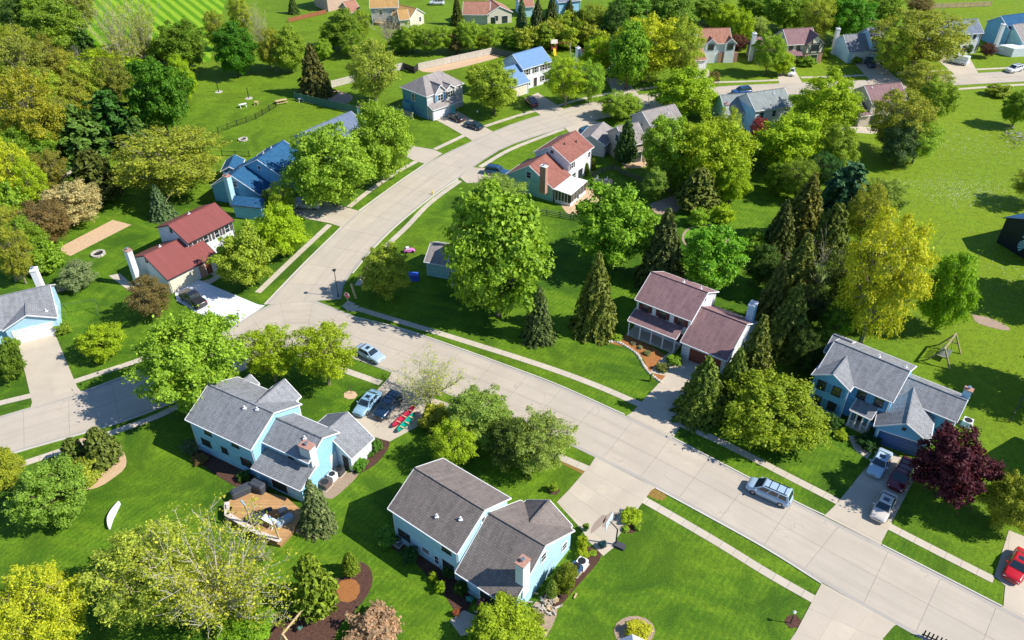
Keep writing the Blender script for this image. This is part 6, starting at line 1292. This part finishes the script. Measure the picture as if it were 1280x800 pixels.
# kids ride-on toys near teal garage and blue tarp
for x,y,c_,l in ((512,315,(.65,.2,.5),'pink toy car on the drive end by the corner tree'),):
    p=at(x,y); r=empty('toy_car',(p.x,p.y,.05),R(10),label=l,cat='toy car'); m=MB(); m.hexa([(-.9,-.4,.15),(.9,-.4,.15),(.9,.4,.15),(-.9,.4,.15)],[(-.8,-.35,.6),(.6,-.35,.5),(.6,.35,.5),(-.8,.35,.6)]); m.build('body',M_OBJ,r,local=True,color=c_); m=MB(); m.box((-.3,0,.75),(.5,.5,.35)); m.build('seat',M_WHITE,r,local=True)
    for wx in (-.55,.55):
        for wy in (-.42,.42): m=MB(); m.tube((wx,wy-.05,.2),(wx,wy+.05,.2),.2,.2,8); m.build('wheel',M_BLACK,r,local=True)
p=at(517,349); r=empty('covered_table',(p.x,p.y,0),R(-5),label='bright blue covered box in the shade beside the teal wall',cat='covered box'); m=MB(); m.hexa([(-.9,-.6,0),(.9,-.6,0),(.9,.6,0),(-.9,.6,0)],[(-.7,-.45,.95),(.7,-.45,.95),(.7,.45,.95),(-.7,.45,.95)]); m.build('cover',M_OBJ,r,local=True,color=(.03,.10,.6)); m=MB(); m.box((0,0,1.0),(1.5,1.0,.08)); m.build('lid',M_OBJ,r,local=True,color=(.05,.15,.7))
# stones edging the orange mulch, firewood, brush pile
st_=smoothline([at(*q) for q in [(757,428),(772,428),(787,436),(797,444),(804,456),(812,467),(826,478)]],.42)
r=empty('stone_edging',tuple(st_[0]),label='row of pale stones along the orange mulch bed',cat='edging')
for q in st_: s=rnd.uniform(.16,.26); m=MB(); m.loft([[(q.x+s*1.2*k*math.cos(R(60*i)+q.x),q.y+s*k*math.sin(R(60*i)+q.x),z) for i in range(6)] for k,z in ((1,0),(.95,.12),(.5,.24))]); m.build('stone',M_STONE,r)
p=at(684,756); r=empty('firewood_pile',(p.x,p.y,0),label='heap of split firewood beside the white gable wall',cat='firewood')
for k in range(46): a=rnd.uniform(0,3.14); x,y,z=rnd.gauss(0,.7),rnd.gauss(0,.8),rnd.uniform(.08,.35); m=MB(); m.bar((x-.3*math.cos(a),y-.3*math.sin(a),z),(x+.3*math.cos(a),y+.3*math.sin(a),z+rnd.uniform(-.05,.1)),.14); m.build('log',rnd.choice([M_TIMBER,M_STONE,M_GWOOD]),r,local=True)
p=at(1272,175); r=empty('brush_pile',(p.x,p.y,0),label='tangled pile of cut branches on the right meadow',cat='brush pile')
for k in range(70): a=rnd.uniform(0,6.28); x,y,z=rnd.gauss(0,1.5),rnd.gauss(0,2.2),rnd.uniform(.1,1.1); L=rnd.uniform(.6,1.4); m=MB(); m.bar((x,y,z),(x+L*math.cos(a),y+L*math.sin(a),z+rnd.uniform(-.3,.4)),.12,.05); m.build('branch',rnd.choice([M_GWOOD,M_BARK,M_STONE]),r,local=True)
# wooden deck at the left-centre house
dk=[(282,631),(282,647),(322,671),(350,681),(366,664),(380,640),(357,621),(332,615),(316,608),(291,620)]
w_=[at(*q,.5) for q in dk]; c=centroid(w_); r=empty('wooden_deck',(c.x,c.y,0),label='raised honey-coloured wooden deck with pale bench edge',cat='deck')
m=MB(); m.flat([(q.x,q.y) for q in w_],.5,.5); m.build('deck_boards',M_WOOD,r)
m=MB()
for a,b in ((0,1),(1,2),(2,3)):
    A,B=w_[a],w_[b]; d=(B-A).normalized(); n=Vector((-d.y,d.x,0)); n=n if n.dot(c-A)>0 else -n; A0,B0=A.copy(),B.copy()
    for z0,z1,o0,o1 in ((.88,.94,-.05,.5),(.5,.88,.2,.26)): m.hexa([Vector((*(A0+n*o0)[:2],z0)),Vector((*(B0+n*o0)[:2],z0)),Vector((*(B0+n*o1)[:2],z0)),Vector((*(A0+n*o1)[:2],z0))],[Vector((*(A0+n*o0)[:2],z1)),Vector((*(B0+n*o0)[:2],z1)),Vector((*(B0+n*o1)[:2],z1)),Vector((*(A0+n*o1)[:2],z1))])
m.build('edge_bench',simple('bleached_bench',(.66,.56,.50),.8,.08),r)
M_COV=simple('dark_cover',(.055,.065,.08),.7,.1)
def covered(px,py,L,W,hh,rz,label,mat=M_COV,z=.5,name='covered_sofa',cat='covered furniture'):
    p=at(px,py,z); r=empty(name,(p.x,p.y,z),R(rz),label=label,cat=cat,group='things on the deck'); m=MB()
    m.loft([[(x*L/2*k,y*W/2*k,zz) for x,y in ((-1,-.8),(-.85,-1),(.85,-1),(1,-.8),(1,.8),(.85,1),(-.85,1),(-1,.8))] for k,zz in ((1,0),(.98,hh*.8),(.8,hh))]); m.build('cover',mat,r,local=True); m=MB(); m.bar((-L/2*.9,0,hh+.01),(L/2*.9,0,hh+.01),.05); m.build('seam',mat,r,local=True)
covered(304,616,2.6,1.0,.9,35,'dark covered sofa on the left rim of the deck'); covered(324,611,1.9,1.3,1.1,-25,'tall dark covered grill against the blue wall'); covered(318,651,1.3,1.1,.8,-25,'dark cushioned chair at the front of the deck'); covered(333,644,1.6,.9,.7,30,'dark covered chest in the middle of the deck')
table(338,655,'white-topped table at the front of the deck',M_WHITE,1.8,.8,-30,.5,False); table(343,648,'orange-brown low table on the deck',simple('orange_wood',(.45,.17,.05),.7,.1),1.2,1.0,30,.5,False); covered(356,652,2.0,.8,.6,40,'pale blue lounger on the right of the deck',simple('lounger',(.35,.45,.55),.7,.1),name='sun_lounger',cat='lounger'); covered(349,643,2.0,.7,.6,40,'tan lounger beside the pale blue one',simple('lounger_tan',(.5,.4,.33),.7,.1),name='sun_lounger',cat='lounger')
for (x,y),l in (((315.5,657),'left'),((350,677),'right')):
    p=at(x,y,.5); r=empty('deck_post',(p.x,p.y,.5),label='tall honey-coloured post on the deck, the %s one'%l,cat='post',group='deck posts'); m=MB(); m.bar((0,0,0),(-.2,.1,3.3),.16); m.build('shaft',M_TIMBER,r,local=True); m=MB(); m.bar((-.2,.1,3.3),(-.55,.25,3.9),.12); m.build('tip',simple('tip_blue',(.2,.4,.6),.5,.05),r,local=True)
seat(288,640,20,M_COV,'dark little chair near the pale bench edge'); bpy.data.objects
# lower garage peak seen at the bottom edge
p=at(792,812,2.0); r=empty('garden_house',(p.x,p.y,0),label='little pale-roofed garden house peak cut by the bottom edge',cat='garden house')
m=MB(); m.hexa([(-.9,-.9,0),(.9,-.9,0),(.9,.9,0),(-.9,.9,0)],[(-.9,-.9,1.6),(.9,-.9,1.6),(.9,.9,1.6),(-.9,.9,1.6)]); m.build('wall',S_SKY,r,local=True)
m=MB(); m.slab([(-1.3,-1.1,1.4),(-1.3,1.3,1.4),(0,1.3,2.4),(0,-1.1,2.4)][::-1],.08); m.slab([(1.3,1.3,1.4),(1.3,-1.1,1.4),(0,-1.1,2.4),(0,1.3,2.4)][::-1],.08); m.build('roof',simple('pale_roof',(.55,.60,.66),.6,.05),r,local=True)
# dark railing piece at the bottom edge right
p=at(1166,801); r=empty('street_bench',(p.x,p.y,0),R(-30),label='dark slatted bench back cut by the bottom edge on the street verge',cat='bench')
for k in range(6): m=MB(); m.box((-.9+k*.36,0,.5),(.12,.08,1.0)); m.build('slat',M_BLACK,r,local=True)
m=MB(); m.box((0,0,.3),(2.1,.1,.1)); m.build('rail',M_BLACK,r,local=True)
for (x,y),l in (((439,492),'by the blue sedan'),):
    p=at(x,y); m=MB(); m.tube((p.x,p.y,0),(p.x,p.y,1.7),.05,.02,5); m.tube((p.x,p.y,1.0),(p.x+.3,p.y,1.6),.02,.01,4); m.tube((p.x,p.y,.9),(p.x-.3,p.y+.1,1.5),.02,.01,4); tag(m.build('sapling',M_BARK,loc=(p.x,p.y,0)),'leafless sapling in the round soil ring '+l,'tree')

fence([(1262,528),(1272,508),(1300,520)],1.6,MATS['rail_wood'],'dark slatted trellis fence at the right edge of the meadow',style='iron')

# white clover flowers scattered in the right meadow
m=MB()
for cx,cy,sx,sy,n in ((1195,238,6,3.5,900),(1205,182,8,5,600),(1262,345,4,5,150),(1262,90,3,2,0)):
    g_=at(cx,cy)
    for k in range(n):
        x,y=g_.x+rnd.gauss(0,sx),g_.y+rnd.gauss(0,sy); s_=rnd.uniform(.04,.10); a=rnd.random()*3
        m.face([(x+s_*math.cos(a+1.57*i),y+s_*math.sin(a+1.57*i),.03+rnd.random()*.03) for i in range(4)])
tag(m.build('clover_flowers',simple('clover_white',(0.62,0.64,0.45),.8,.1)),'pale clover flowers speckling the right meadow','flowers',kind='stuff')
